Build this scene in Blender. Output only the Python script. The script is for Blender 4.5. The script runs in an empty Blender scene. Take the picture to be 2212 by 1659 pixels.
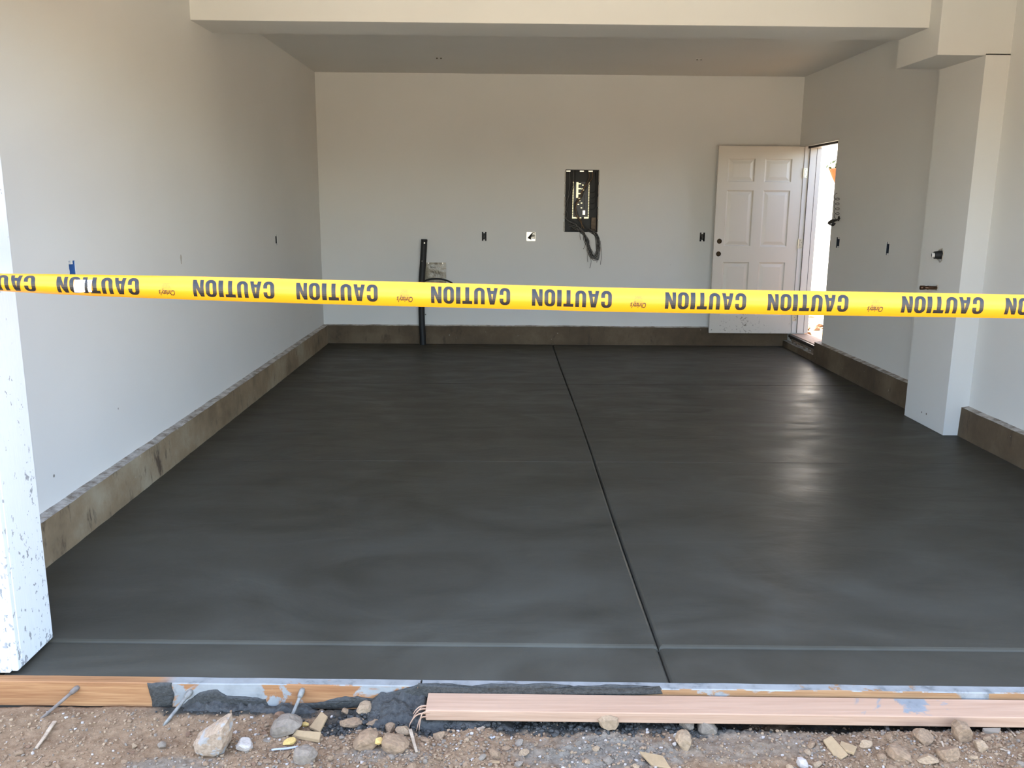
import bpy, bmesh, math, random
from mathutils import Vector, Matrix, noise
from mathutils.geometry import tessellate_polygon

random.seed(7)
scene = bpy.context.scene
C = scene.collection

# ---------------------------------------------------------------- camera
W, H = 2212.0, 1659.0
F_PX, PITCH, YAW, ROLL, CAM_H = 1864.54, 0.20571, 0.01159, 0.00822, 1.53
fwd = Vector((math.sin(YAW)*math.cos(PITCH), math.cos(YAW)*math.cos(PITCH), -math.sin(PITCH)))
r0 = Vector((math.cos(YAW), -math.sin(YAW), 0))
u0 = r0.cross(fwd)
RV = r0*math.cos(ROLL) + u0*math.sin(ROLL)
UV = -r0*math.sin(ROLL) + u0*math.cos(ROLL)
CAM = Vector((0, 0, CAM_H))
cd = bpy.data.cameras.new('camera')
cd.sensor_width = 36.0
cd.lens = 36.0*F_PX/W
cd.clip_start = 0.05
cd.clip_end = 2000
cam = bpy.data.objects.new('camera', cd)
C.objects.link(cam)
m3 = Matrix((RV, UV, -fwd)).transposed()
cam.matrix_world = Matrix.Translation(CAM) @ m3.to_4x4()
scene.camera = cam

def on(px, py, ax, val):
    """pixel of the photograph -> point on the plane coordinate[ax] = val"""
    d = fwd + RV*((px-W/2)/F_PX) - UV*((py-H/2)/F_PX)
    t = (val-CAM[ax])/d[ax]
    return CAM + d*t

# ---------------------------------------------------------------- sky, sun, exposure
SUN_EL, SUN_AZ = math.radians(56), math.radians(-25)      # azimuth from +y towards +x
world = bpy.data.worlds.new('sky')
scene.world = world
world.use_nodes = True
wn = world.node_tree
wn.nodes.clear()
wo = wn.nodes.new('ShaderNodeOutputWorld')
bg = wn.nodes.new('ShaderNodeBackground')
sky = wn.nodes.new('ShaderNodeTexSky')
sky.sky_type = 'NISHITA'
sky.sun_disc = False
sky.sun_elevation = SUN_EL
sky.sun_rotation = SUN_AZ
sky.air_density = 1.0
sky.dust_density = 2.5
sky.ozone_density = 1.0
wb = wn.nodes.new('ShaderNodeMix')
wb.data_type = 'RGBA'
wb.blend_type = 'MULTIPLY'
wb.inputs[0].default_value = 1.0
wb.inputs[7].default_value = (1.0, 0.965, 0.945, 1)
wn.links.new(sky.outputs[0], wb.inputs[6])
wn.links.new(wb.outputs[2], bg.inputs[0])
bg.inputs[1].default_value = 1.18
wn.links.new(bg.outputs[0], wo.inputs[0])

sl = bpy.data.lights.new('sun', 'SUN')
sl.energy = 24.0
sl.angle = math.radians(0.6)
sl.color = (1.0, 0.93, 0.69)
sun = bpy.data.objects.new('sun', sl)
C.objects.link(sun)
sdir = Vector((math.sin(SUN_AZ)*math.cos(SUN_EL), math.cos(SUN_AZ)*math.cos(SUN_EL), math.sin(SUN_EL)))
sun.rotation_euler = sdir.to_track_quat('Z', 'Y').to_euler()
sun.location = (6, 14, 18)

scene.view_settings.view_transform = 'Standard'
scene.view_settings.look = 'None'
scene.view_settings.gamma = 1.0
scene.view_settings.use_curve_mapping = False
scene.view_settings.exposure = 0.78

# ---------------------------------------------------------------- helpers
def lin(c):
    c = c/255.0
    return c/12.92 if c <= 0.04045 else ((c+0.055)/1.055)**2.4
def rgb(r, g, b):
    return (lin(r), lin(g), lin(b), 1.0)

class NT:
    """small wrapper that builds a principled material"""
    def __init__(self, name):
        self.m = bpy.data.materials.new(name)
        self.m.use_nodes = True
        self.t = self.m.node_tree
        self.t.nodes.clear()
        self.out = self.t.nodes.new('ShaderNodeOutputMaterial')
        self.p = self.t.nodes.new('ShaderNodeBsdfPrincipled')
        self.t.links.new(self.p.outputs[0], self.out.inputs[0])
        self.tc = self.t.nodes.new('ShaderNodeTexCoord')
    def n(self, kind): return self.t.nodes.new(kind)
    def l(self, a, b): self.t.links.new(a, b)
    def coord(self, scale=(1, 1, 1), rot=(0, 0, 0), src='Object'):
        mp = self.n('ShaderNodeMapping')
        mp.inputs['Scale'].default_value = scale
        mp.inputs['Rotation'].default_value = rot
        self.l(self.tc.outputs[src], mp.inputs[0])
        return mp.outputs[0]
    def noise(self, scale, detail=4, rough=0.55, co=None, dist=0.0):
        t = self.n('ShaderNodeTexNoise')
        t.inputs['Scale'].default_value = scale
        t.inputs['Detail'].default_value = detail
        t.inputs['Roughness'].default_value = rough
        t.inputs['Distortion'].default_value = dist
        if co is None: co = self.tc.outputs['Object']
        self.l(co, t.inputs['Vector'])
        return t.outputs[0]
    def ramp(self, fac, stops, interp='LINEAR'):
        r = self.n('ShaderNodeValToRGB')
        r.color_ramp.interpolation = interp
        e = r.color_ramp.elements
        while len(e) < len(stops): e.new(0.5)
        for i, (p, c) in enumerate(stops):
            e[i].position = p
            e[i].color = c if len(c) == 4 else (*c, 1)
        self.l(fac, r.inputs[0])
        return r.outputs[0]
    def step(self, fac, a, b):
        r = self.n('ShaderNodeMapRange')
        r.interpolation_type = 'SMOOTHSTEP'
        r.inputs[1].default_value = a
        r.inputs[2].default_value = b
        self.l(fac, r.inputs[0])
        return r.outputs[0]
    def math(self, op, a, b=None):
        r = self.n('ShaderNodeMath')
        r.operation = op
        for i, v in enumerate((a, b)):
            if v is None: continue
            if isinstance(v, (int, float)): r.inputs[i].default_value = v
            else: self.l(v, r.inputs[i])
        return r.outputs[0]
    def mix(self, fac, a, b, mode='MIX'):
        r = self.n('ShaderNodeMix')
        r.data_type = 'RGBA'
        r.blend_type = mode
        if isinstance(fac, (int, float)): r.inputs[0].default_value = fac
        else: self.l(fac, r.inputs[0])
        for i, v in ((6, a), (7, b)):
            if isinstance(v, tuple): r.inputs[i].default_value = v
            else: self.l(v, r.inputs[i])
        return r.outputs[2]
    def sep(self, vec):
        s = self.n('ShaderNodeSeparateXYZ')
        self.l(vec, s.inputs[0])
        return s.outputs
    def base(self, c):
        if isinstance(c, tuple): self.p.inputs['Base Color'].default_value = c
        else: self.l(c, self.p.inputs['Base Color'])
    def rough(self, r):
        if isinstance(r, (int, float)): self.p.inputs['Roughness'].default_value = r
        else: self.l(r, self.p.inputs['Roughness'])
    def bump(self, h, strength=0.3, dist=0.01):
        b = self.n('ShaderNodeBump')
        b.inputs['Strength'].default_value = strength
        b.inputs['Distance'].default_value = dist
        self.l(h, b.inputs['Height'])
        self.l(b.outputs[0], self.p.inputs['Normal'])

def simple(name, col, rough=0.6, metal=0.0, var=0.0, scale=20, bump=0.0):
    k = NT(name)
    if var > 0:
        nz = k.noise(scale, 5, 0.6)
        d = tuple(c*(1-var) for c in col[:3])+(1,)
        u = tuple(min(1, c*(1+var)) for c in col[:3])+(1,)
        k.base(k.ramp(nz, [(0.3, d), (0.7, u)]))
        if bump: k.bump(nz, bump, 0.004)
    else:
        k.base(col)
    k.rough(rough)
    k.p.inputs['Metallic'].default_value = metal
    return k.m

def mesh(name, vs, fs, mats, smooth=False, midx=None):
    me = bpy.data.meshes.new(name)
    me.from_pydata([tuple(v) for v in vs], [], fs)
    for m in (mats if isinstance(mats, (list, tuple)) else [mats]):
        me.materials.append(m)
    if midx: me.polygons.foreach_set('material_index', midx)
    if smooth: me.polygons.foreach_set('use_smooth', [True]*len(me.polygons))
    me.update()
    return me

def tag(o, label=None, cat=None, group=None, kind=None):
    if label: o['label'] = label
    if cat: o['category'] = cat
    if group: o['group'] = group
    if kind: o['kind'] = kind
    return o

def obj(name, me, parent=None, loc=None, label=None):
    o = bpy.data.objects.new(name, me)
    C.objects.link(o)
    if parent is not None: o.parent = parent
    if loc is not None: o.location = loc
    if label: o['label'] = label
    return o

ORG = {}
def thing(name, label, cat, loc, group=None, kind=None):
    o = bpy.data.objects.new(name, None)
    C.objects.link(o)
    o.location = loc
    o.empty_display_size = 0.05
    ORG[o.name] = Vector(loc)
    return tag(o, label, cat, group, kind)

def part(name, vs, fs, mat, parent, smooth=False, label=None, midx=None):
    """vs in world coordinates; the part keeps its thing's origin"""
    og = ORG[parent.name]
    p = obj(name, mesh(name, [Vector(v)-og for v in vs], fs, mat, smooth, midx), parent, label=label)
    ORG[p.name] = og
    if parent.parent is not None or parent.type != 'EMPTY':
        pass
    return p

def solid(name, vs, fs, mat, label, cat, group=None, kind=None, smooth=False, midx=None, origin=None):
    vs = [Vector(v) for v in vs]
    if origin is None:
        lo = Vector((min(v[i] for v in vs) for i in range(3)))
        hi = Vector((max(v[i] for v in vs) for i in range(3)))
        origin = Vector(((lo.x+hi.x)/2, (lo.y+hi.y)/2, lo.z))
    og = Vector(origin)
    o = obj(name, mesh(name, [v-og for v in vs], fs, mat, smooth, midx), loc=og)
    ORG[o.name] = og
    return tag(o, label, cat, group, kind)

def box(x0, x1, y0, y1, z0, z1):
    v = [(x0, y0, z0), (x1, y0, z0), (x1, y1, z0), (x0, y1, z0), (x0, y0, z1), (x1, y0, z1), (x1, y1, z1), (x0, y1, z1)]
    f = [(0, 3, 2, 1), (4, 5, 6, 7), (0, 1, 5, 4), (1, 2, 6, 5), (2, 3, 7, 6), (3, 0, 4, 7)]
    return v, f

def join(*gs):
    V, Fs = [], []
    for v, f in gs:
        n = len(V)
        V += list(v)
        Fs += [tuple(i+n for i in q) for q in f]
    return V, Fs

def bevbox(x0, x1, y0, y1, z0, z1, b, seg=2):
    bm = bmesh.new()
    v, f = box(x0, x1, y0, y1, z0, z1)
    bv = [bm.verts.new(q) for q in v]
    for q in f: bm.faces.new([bv[i] for i in q])
    bmesh.ops.bevel(bm, geom=list(bm.edges), offset=b, segments=seg, profile=0.5, affect='EDGES')
    bm.verts.index_update()
    r = ([v.co.copy() for v in bm.verts], [tuple(w.index for w in f.verts) for f in bm.faces])
    bm.free()
    return r

def xform(g, M):
    return [M @ Vector(v) for v in g[0]], g[1]

def catmull(P, n=6):
    P = [Vector(p) for p in P]
    Q = [P[0]+(P[0]-P[1])]+P+[P[-1]+(P[-1]-P[-2])]
    out = []
    for i in range(1, len(Q)-2):
        a, b, c, d = Q[i-1:i+3]
        for k in range(n):
            t = k/n
            out.append(0.5*((2*b)+(c-a)*t+(2*a-5*b+4*c-d)*t*t+(3*b-a-3*c+d)*t**3))
    out.append(P[-1])
    return out

def tube(P, r, sides=6, cap=True):
    P = [Vector(p) for p in P]
    V, Fs = [], []
    n = len(P)
    up = None
    for i, p in enumerate(P):
        t = (P[min(i+1, n-1)]-P[max(i-1, 0)]).normalized()
        if up is None:
            up = Vector((0, 0, 1)) if abs(t.z) < 0.9 else Vector((1, 0, 0))
        a = (up - t*up.dot(t)).normalized()
        up = a
        b = t.cross(a)
        rr = r[i] if isinstance(r, (list, tuple)) else r
        for k in range(sides):
            w = 2*math.pi*k/sides
            V.append(p+(a*math.cos(w)+b*math.sin(w))*rr)
    for i in range(n-1):
        for k in range(sides):
            k2 = (k+1) % sides
            Fs.append((i*sides+k, i*sides+k2, (i+1)*sides+k2, (i+1)*sides+k))
    if cap:
        Fs.append(tuple(range(sides))[::-1])
        Fs.append(tuple((n-1)*sides+k for k in range(sides)))
    return V, Fs

def grid_wall(P, us, vs_, holes, t):
    """solid wall with rectangular holes; P(u, v, d), d = 0 the room side, t the far side"""
    us = sorted(set([round(u, 5) for u in us]+[round(a, 5) for h in holes for a in h[:2]]))
    vs_ = sorted(set([round(u, 5) for u in vs_]+[round(a, 5) for h in holes for a in h[2:]]))
    nu, nv = len(us), len(vs_)
    V = [P(u, v, d) for d in (0, t) for u in us for v in vs_]
    ix = lambda i, j, d: d*nu*nv+i*nv+j
    def full(i, j):
        if not (0 <= i < nu-1 and 0 <= j < nv-1): return False
        u, v = (us[i]+us[i+1])/2, (vs_[j]+vs_[j+1])/2
        return not any(h[0] < u < h[1] and h[2] < v < h[3] for h in holes)
    Fs = []
    for i in range(nu-1):
        for j in range(nv-1):
            if not full(i, j): continue
            q = [(i, j), (i+1, j), (i+1, j+1), (i, j+1)]
            Fs.append(tuple(ix(a, b, 0) for a, b in q))
            Fs.append(tuple(ix(a, b, 1) for a, b in q[::-1]))
            for (di, dj), (e0, e1) in (((0, -1), (0, 1)), ((1, 0), (1, 2)), ((0, 1), (2, 3)), ((-1, 0), (3, 0))):
                if not full(i+di, j+dj):
                    a, b = q[e0], q[e1]
                    Fs.append((ix(*b, 0), ix(*a, 0), ix(*a, 1), ix(*b, 1)))
    return V, Fs

def fix(o):
    bm = bmesh.new()
    bm.from_mesh(o.data)
    bmesh.ops.recalc_face_normals(bm, faces=bm.faces)
    bm.to_mesh(o.data)
    bm.free()
    return o

# ---------------------------------------------------------------- dimensions (metres)
XL, XR, YB, ZC = -1.987, 3.176, 9.549, 2.867
HC, TC = 0.203, 0.051
XCOL, YF, YBK = 3.020, 5.688, 6.266
XS, ZS = 2.7145, 2.465
YBM, ZBM = 5.841, 2.653
T = 0.15
XJ = -1.593                                  # reveal of the garage opening
YJ0, YJ1 = 2.617, 2.841
def yedge(x): return 2.581-0.018*x           # front edge of the slab
def ylip(x): return 2.806-0.0145*x           # step line of the slab

# ---------------------------------------------------------------- materials
def m_paint():
    k = NT('wall_paint')
    n1 = k.noise(0.9, 3, 0.5)
    n2 = k.noise(160, 2, 0.5)
    c = k.ramp(n1, [(0.35, (0.665, 0.65, 0.61)), (0.65, (0.695, 0.68, 0.64))])
    v = k.n('ShaderNodeTexVoronoi')
    v.inputs['Scale'].default_value = 5.0
    k.l(k.tc.outputs['Object'], v.inputs['Vector'])
    z = k.sep(k.tc.outputs['Object'])[2]
    low = k.step(z, 1.1, 0.15)
    sp = k.math('MULTIPLY', k.step(v.outputs['Distance'], 0.045, 0.03), low)
    c = k.mix(sp, c, rgb(110, 100, 88))
    k.base(c)
    k.rough(0.75)
    k.p.inputs['Specular IOR Level'].default_value = 0.3
    k.bump(n2, 0.08, 0.002)
    return k.m
PAINT = m_paint()

def m_jamb():
    k = NT('spattered_white_paint')
    co = k.coord((1, 1, 0.6))
    n1 = k.noise(60, 3, 0.6, co)
    n2 = k.noise(6, 3, 0.6, co)
    z = k.sep(k.tc.outputs['Object'])[2]
    lo = k.step(z, 1.0, 0.0)
    s = k.math('ADD', n1, k.math('MULTIPLY', n2, 0.35))
    s = k.math('ADD', s, k.math('MULTIPLY', lo, 0.10))
    sp = k.math('MULTIPLY', k.step(s, 0.845, 0.885), 0.8)
    grain = k.noise(30, 4, 0.6, k.coord((14, 14, 0.4)))
    c = k.ramp(grain, [(0.3, (0.68, 0.68, 0.665)), (0.7, (0.74, 0.74, 0.72))])
    k.base(k.mix(sp, c, rgb(120, 118, 115)))
    k.rough(0.5)
    k.bump(grain, 0.15, 0.002)
    return k.m
JAMB = m_jamb()

def m_floor():
    k = NT('wet_concrete')
    co = k.coord((1.0, 1.5, 1.0), (0, 0, 0.25))
    sw = k.noise(0.8, 5, 0.55, co, 2.0)
    fine = k.noise(2.6, 5, 0.6, k.coord((0.9, 2.2, 1), (0, 0, -0.2)), 0.7)
    big = k.noise(0.45, 3, 0.5)
    c = k.ramp(sw, [(0.32, (0.047, 0.041, 0.029)), (0.5, (0.064, 0.056, 0.041)), (0.68, (0.080, 0.072, 0.054))])
    k.base(c)
    r = k.math('ADD', k.math('MULTIPLY', sw, 0.40), k.math('MULTIPLY', fine, 0.34))
    k.rough(k.math('ADD', r, 0.06))
    k.p.inputs['IOR'].default_value = 1.2
    k.p.inputs['Specular IOR Level'].default_value = 0.5
    h = k.math('ADD', k.math('MULTIPLY', fine, 0.5), k.math('MULTIPLY', sw, 1.0))
    k.bump(h, 0.22, 0.02)
    return k.m
FLOOR = m_floor()

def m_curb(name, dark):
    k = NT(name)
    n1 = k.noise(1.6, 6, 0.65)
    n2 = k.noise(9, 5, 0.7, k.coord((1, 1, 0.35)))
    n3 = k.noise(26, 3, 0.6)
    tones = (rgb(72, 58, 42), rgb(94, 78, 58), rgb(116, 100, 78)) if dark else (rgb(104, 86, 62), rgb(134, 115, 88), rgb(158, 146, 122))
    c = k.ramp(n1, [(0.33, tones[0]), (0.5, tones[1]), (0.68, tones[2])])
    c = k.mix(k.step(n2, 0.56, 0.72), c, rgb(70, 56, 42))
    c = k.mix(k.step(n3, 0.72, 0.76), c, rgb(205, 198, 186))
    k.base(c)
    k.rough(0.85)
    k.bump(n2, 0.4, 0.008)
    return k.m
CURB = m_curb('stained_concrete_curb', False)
CURBD = m_curb('dark_brown_concrete_curb', True)  # darker tones for the back and right curbs
def m_ledge():
    k = NT('overspray_ledge')
    n1 = k.noise(14, 5, 0.7)
    k.base(k.ramp(n1, [(0.35, rgb(120, 106, 90)), (0.6, rgb(196, 188, 178))]))
    k.rough(0.9)
    k.bump(n1, 0.5, 0.008)
    return k.m
LEDGE = m_ledge()

def m_dirt():
    k = NT('dry_dirt')
    n1 = k.noise(3.0, 6, 0.6)
    n2 = k.noise(40, 5, 0.7)
    n3 = k.noise(150, 2, 0.5)
    c = k.ramp(n1, [(0.3, rgb(110, 84, 60)), (0.55, rgb(132, 103, 75)), (0.75, rgb(148, 120, 91))])
    c = k.mix(0.45, c, k.ramp(n2, [(0.3, rgb(84, 64, 46)), (0.7, rgb(164, 138, 110))]), 'MIX')
    c = k.mix(k.step(n3, 0.74, 0.80), c, rgb(180, 170, 156))
    a = k.n('ShaderNodeAttribute')
    a.attribute_name = 'slop'
    s = k.sep(a.outputs['Color'])
    wet = k.ramp(n2, [(0.3, rgb(40, 38, 33)), (0.7, rgb(70, 66, 58))])
    c = k.mix(s[0], c, wet)
    dry = k.ramp(n2, [(0.3, rgb(88, 80, 68)), (0.7, rgb(138, 130, 116))])
    c = k.mix(s[1], c, dry)
    k.base(c)
    k.rough(0.95)
    k.p.inputs['Specular IOR Level'].default_value = 0.15
    k.bump(k.math('ADD', n2, k.math('MULTIPLY', n3, 0.4)), 0.7, 0.006)
    return k.m
DIRT = m_dirt()

def wood(name, a, b, smear=0.0, smcol=rgb(178, 186, 192), sm_scale=7.0, clean_x=None, topsmear=0.0, far_x=None):
    k = NT(name)
    co = k.coord((1.2, 38, 38))
    g = k.noise(1.6, 5, 0.6, co, 0.6)
    g2 = k.noise(5.0, 3, 0.6, k.coord((0.8, 60, 60)))
    c = k.ramp(k.math('ADD', k.math('MULTIPLY', g, 0.6), k.math('MULTIPLY', g2, 0.4)), [(0.36, a), (0.62, b)])
    if smear > 0:
        n = k.noise(sm_scale, 6, 0.62, None, 0.8)
        if topsmear:
            ge = k.n('ShaderNodeNewGeometry')
            nz = k.sep(ge.outputs['Normal'])[2]
            n = k.math('ADD', n, k.math('MULTIPLY', k.step(nz, 0.5, 0.9), topsmear))
        th = 0.62-smear
        f = k.step(n, th, th+0.045)
        if clean_x is not None:
            x = k.sep(k.tc.outputs['Object'])[0]
            f = k.math('MULTIPLY', f, k.step(x, clean_x-0.03, clean_x+0.05))
        tone = k.noise(16, 5, 0.6)
        sm = k.ramp(tone, [(0.30, tuple(q*0.5 for q in smcol[:3])+(1,)), (0.42, tuple(q*0.85 for q in smcol[:3])+(1,)), (0.6, smcol)])
        c = k.mix(f, c, sm)
    k.base(c)
    k.rough(0.75)
    k.p.inputs['Specular IOR Level'].default_value = 0.25
    k.bump(g2, 0.25, 0.002)
    return k.m
FORMW = wood('form_board_wood', rgb(134, 88, 54), rgb(168, 122, 80), 0.12, rgb(146, 143, 136), 6.0, 0.33, 0.16)
FORMW2 = wood('form_board_wood_pale', rgb(132, 94, 60), rgb(160, 122, 84), 0.03, rgb(150, 147, 140), 5.0, None, 0.20)
LOOSEW = wood('new_pine', rgb(166, 129, 102), rgb(184, 148, 120), 0.015, rgb(136, 135, 132), 3.5, 1.35, 0.06)
STICK = wood('weathered_stick', rgb(142, 120, 98), rgb(184, 162, 136))

WETC = simple('wet_concrete_splash', rgb(52, 49, 43), 0.65, 0, 0.45, 90, 1.0)
ROCKS = {
    'clod': simple('dirt_clod', rgb(134, 107, 80), 0.95, 0, 0.28, 4, 0.6),
    'tan': simple('tan_stone', rgb(148, 122, 93), 0.9, 0, 0.25, 4, 0.5),
    'grey': simple('grey_stone', rgb(124, 109, 92), 0.9, 0, 0.22, 4, 0.5),
    'white': simple('white_plaster_crumb', rgb(170, 156, 142), 0.9, 0, 0.12, 4, 0.5),
    'yellow': simple('yellow_stone', rgb(196, 160, 92), 0.85, 0, 0.15, 4, 0.4),
    'brown': simple('brown_stone', rgb(120, 90, 66), 0.9, 0, 0.25, 4, 0.5),
    'paver': simple('sandy_tile_chip', rgb(156, 128, 92), 0.9, 0, 0.1, 60, 0.3),
}
def m_bigrock():
    k = NT('mortar_smeared_rock')
    n1 = k.noise(4.0, 5, 0.65)
    n2 = k.noise(1.3, 3, 0.5)
    c = k.ramp(n1, [(0.3, rgb(128, 104, 80)), (0.7, rgb(170, 146, 120))])
    c = k.mix(k.step(n2, 0.53, 0.60), c, rgb(148, 140, 130))
    k.base(c)
    k.rough(0.92)
    k.bump(n1, 0.6, 0.006)
    return k.m
BIGROCK = m_bigrock()
STEEL = simple('dusty_steel', rgb(126, 120, 110), 0.6, 0.3, 0.3, 60)
RUST = simple('muddy_steel', rgb(118, 104, 92), 0.7, 0.2, 0.3, 60)
BLACKP = simple('black_plastic', rgb(20, 19, 18), 0.6)
BLUEP = simple('blue_plastic_box', rgb(52, 92, 150), 0.5)
NAVY = simple('dark_blue_plastic_box', rgb(26, 34, 48), 0.5)
DARKM = simple('dark_enamel', rgb(38, 37, 33), 0.6)
GALV = simple('galvanised_metal', rgb(205, 200, 188), 0.3, 0.85, 0.15, 50)
BRIGHTM = simple('bright_bus_metal', rgb(236, 226, 186), 0.3, 0.5)
WIREB = simple('black_wire', rgb(34, 31, 28), 0.5)
WIREG = simple('grey_wire', rgb(120, 116, 108), 0.5)
WIREO = simple('copper_wire', rgb(150, 110, 62), 0.4, 0.6)
BREAKER = simple('black_breaker', rgb(24, 24, 24), 0.4)
COPPER = simple('dull_copper', rgb(92, 70, 54), 0.4, 0.9, 0.25, 60)
PVC = simple('white_pvc', rgb(225, 220, 212), 0.45)
CUTGYP = simple('cut_plasterboard', rgb(176, 168, 155), 0.95, 0, 0.2, 80, 0.6)
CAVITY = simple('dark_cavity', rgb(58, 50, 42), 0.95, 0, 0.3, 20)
HINGE = simple('painted_hinge', rgb(206, 200, 178), 0.35, 0.6)
SCREW = simple('screw_head', rgb(110, 104, 92), 0.4, 0.8)
SEAL = simple('dark_weatherstrip', rgb(52, 44, 38), 0.7)
SILL = simple('bronze_sill', rgb(66, 58, 52), 0.45, 0.4)
SILLT = simple('dusty_sill_top', rgb(176, 152, 132), 0.8, 0, 0.15, 30)
KRAFT = simple('torn_building_paper', rgb(116, 100, 84), 0.9, 0, 0.3, 40, 0.4)
TERRA = simple('terracotta', rgb(150, 66, 22), 0.7, 0, 0.12, 20)
LEAF = simple('planter_leaf', rgb(38, 58, 14), 0.6, 0, 0.25, 30)
PATHC = simple('pale_concrete_path', rgb(224, 218, 206), 0.9, 0, 0.06, 6, 0.2)
STUCCO = simple('house_stucco', rgb(214, 204, 188), 0.9, 0, 0.05, 30, 0.3)
POSTY = simple('yellow_hook_pole', rgb(196, 180, 120), 0.5)

def m_door():
    k = NT('door_paint')
    n = k.noise(40, 4, 0.7)
    n2 = k.noise(5, 3, 0.6)
    z = k.sep(k.tc.outputs['Object'])[2]
    lo = k.step(z, 0.42, 0.0)
    s = k.math('ADD', k.math('MULTIPLY', n, 0.6), k.math('MULTIPLY', n2, 0.4))
    s = k.math('MULTIPLY', k.step(s, 0.56, 0.66), lo)
    c = k.mix(s, (0.60, 0.555, 0.48, 1), rgb(86, 72, 52))
    k.base(c)
    k.rough(0.4)
    return k.m
DOORP = m_door()
JAMBW = simple('door_frame_paint', (0.62, 0.59, 0.54, 1), 0.45)

# ---------------------------------------------------------------- structure: walls
def wall(name, P, us, vs_, holes, label):
    v, f = grid_wall(P, us, vs_, holes, T)
    return fix(solid(name, v, f, PAINT, label, 'wall', kind='structure', origin=(0, 0, 0)))

def rect(c, w, h): return (c[0]-w/2, c[0]+w/2, c[1]-h/2, c[1]+h/2)
BOX_A, BOX_SQ, BOX_B = (-0.206, 1.181), (0.305, 1.183), (2.179, 1.192)
PANEL = (0.668, 1.030, 1.236, 1.895)
back_holes = [rect(BOX_A, 0.050, 0.098), rect(BOX_SQ, 0.098, 0.098), rect(BOX_B, 0.056, 0.095), PANEL]
wall('wall_back', lambda u, v, d: (u, YB+d, v), [XL-T, -1, 0, 1, 2, XR+T], [-0.1, HC, 1.2, ZC+0.25], back_holes,
     'pale painted back wall with electrical boxes and a breaker panel')
SLIT, BLUE = (7.685, 1.205), (4.030, 1.205)
wall('wall_left', lambda u, v, d: (XL-d, u, v), [YJ1, 4, 6, 8, YB], [-0.1, HC, 1.2, ZC+0.25],
     [rect(SLIT, 0.060, 0.095), rect(BLUE, 0.062, 0.105)], 'long painted left wall above a stained concrete curb')
DOOR = (8.437, 9.385, 0.10, 2.165)
BOX_R, SLIM = (8.262, 1.195), (7.178, 1.193)
wall('wall_right', lambda u, v, d: (XR+d, u, v), [YJ1, 4, 5, 6, 7, 8, YB], [-0.1, HC, 1.2, ZC+0.25],
     [DOOR, rect(BOX_R, 0.085, 0.100), rect(SLIM, 0.058, 0.110)], 'painted right wall pierced by the side doorway')
def slab_struct(name, dims, mat, label, cat, kind='structure'):
    v, f = box(*dims)
    return solid(name, v, f, mat, label, cat, kind=kind, origin=(0, 0, 0))
slab_struct('ceiling', (XL, XR, YJ1, YB, ZC, ZC+0.12), PAINT, 'flat painted garage ceiling with two small anchors', 'ceiling')
def bevstruct(name, dims, mat, label, cat, b=0.004):
    v, f = bevbox(*dims, b)
    return solid(name, v, f, mat, label, cat, kind='structure', origin=(0, 0, 0))
bevstruct('beam', (XL-0.02, XS+0.02, YBM, YBK, ZBM, ZC+0.02), PAINT, 'dropped beam crossing the ceiling from wall to wall', 'beam')
bevstruct('soffit', (XS, XR+0.02, YF, YBK, ZS, ZC+0.02), PAINT, 'boxed soffit where the beam meets the right wall', 'soffit')

# front wall of the garage: piers and header around the big opening
XJ2, ZH = 2.40, 2.46
bevstruct('wall_front', (-9.0, XJ-0.02, YJ0+0.015, YJ1, 0.004, 3.1), JAMB, 'outside wall pier left of the garage opening', 'wall', 0.002)
bevstruct('trim_1', (XJ-0.03, XJ, YJ0+0.022, YJ1, 0.006, ZH), JAMB, 'white paint-spattered reveal board of the garage opening', 'trim', 0.003)
v, f = join(bevbox(XJ-0.16, XJ-0.022, YJ0-0.012, YJ0+0.02, 0.004, ZH+0.14, 0.003), bevbox(XJ-0.024, XJ-0.001, YJ0-0.002, YJ0+0.024, 0.004, ZH, 0.005))
solid('trim_2', v, f, JAMB, 'white casing on the outer edge of the opening reveal', 'trim', kind='structure')
slab_struct('wall_front_right', (XJ2, XR+T, YJ0, YJ1, -0.1, 3.1), STUCCO, 'outside wall pier right of the garage opening', 'wall')
slab_struct('wall_front_header', (XJ-0.02, XJ2, YJ0, YJ1, ZH, 3.1), STUCCO, 'header wall above the garage opening', 'wall')
v, f = join(box(-9, XR+T, YJ0-0.02, YB+T, 3.1, 4.7), box(-9.4, XR+T+0.2, YJ0-0.30, YB+T+0.05, 4.7, 4.85))
solid('upper_storey', v, f, STUCCO, 'stuccoed upper storey of the house over the garage', 'building', kind='structure')

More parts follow.
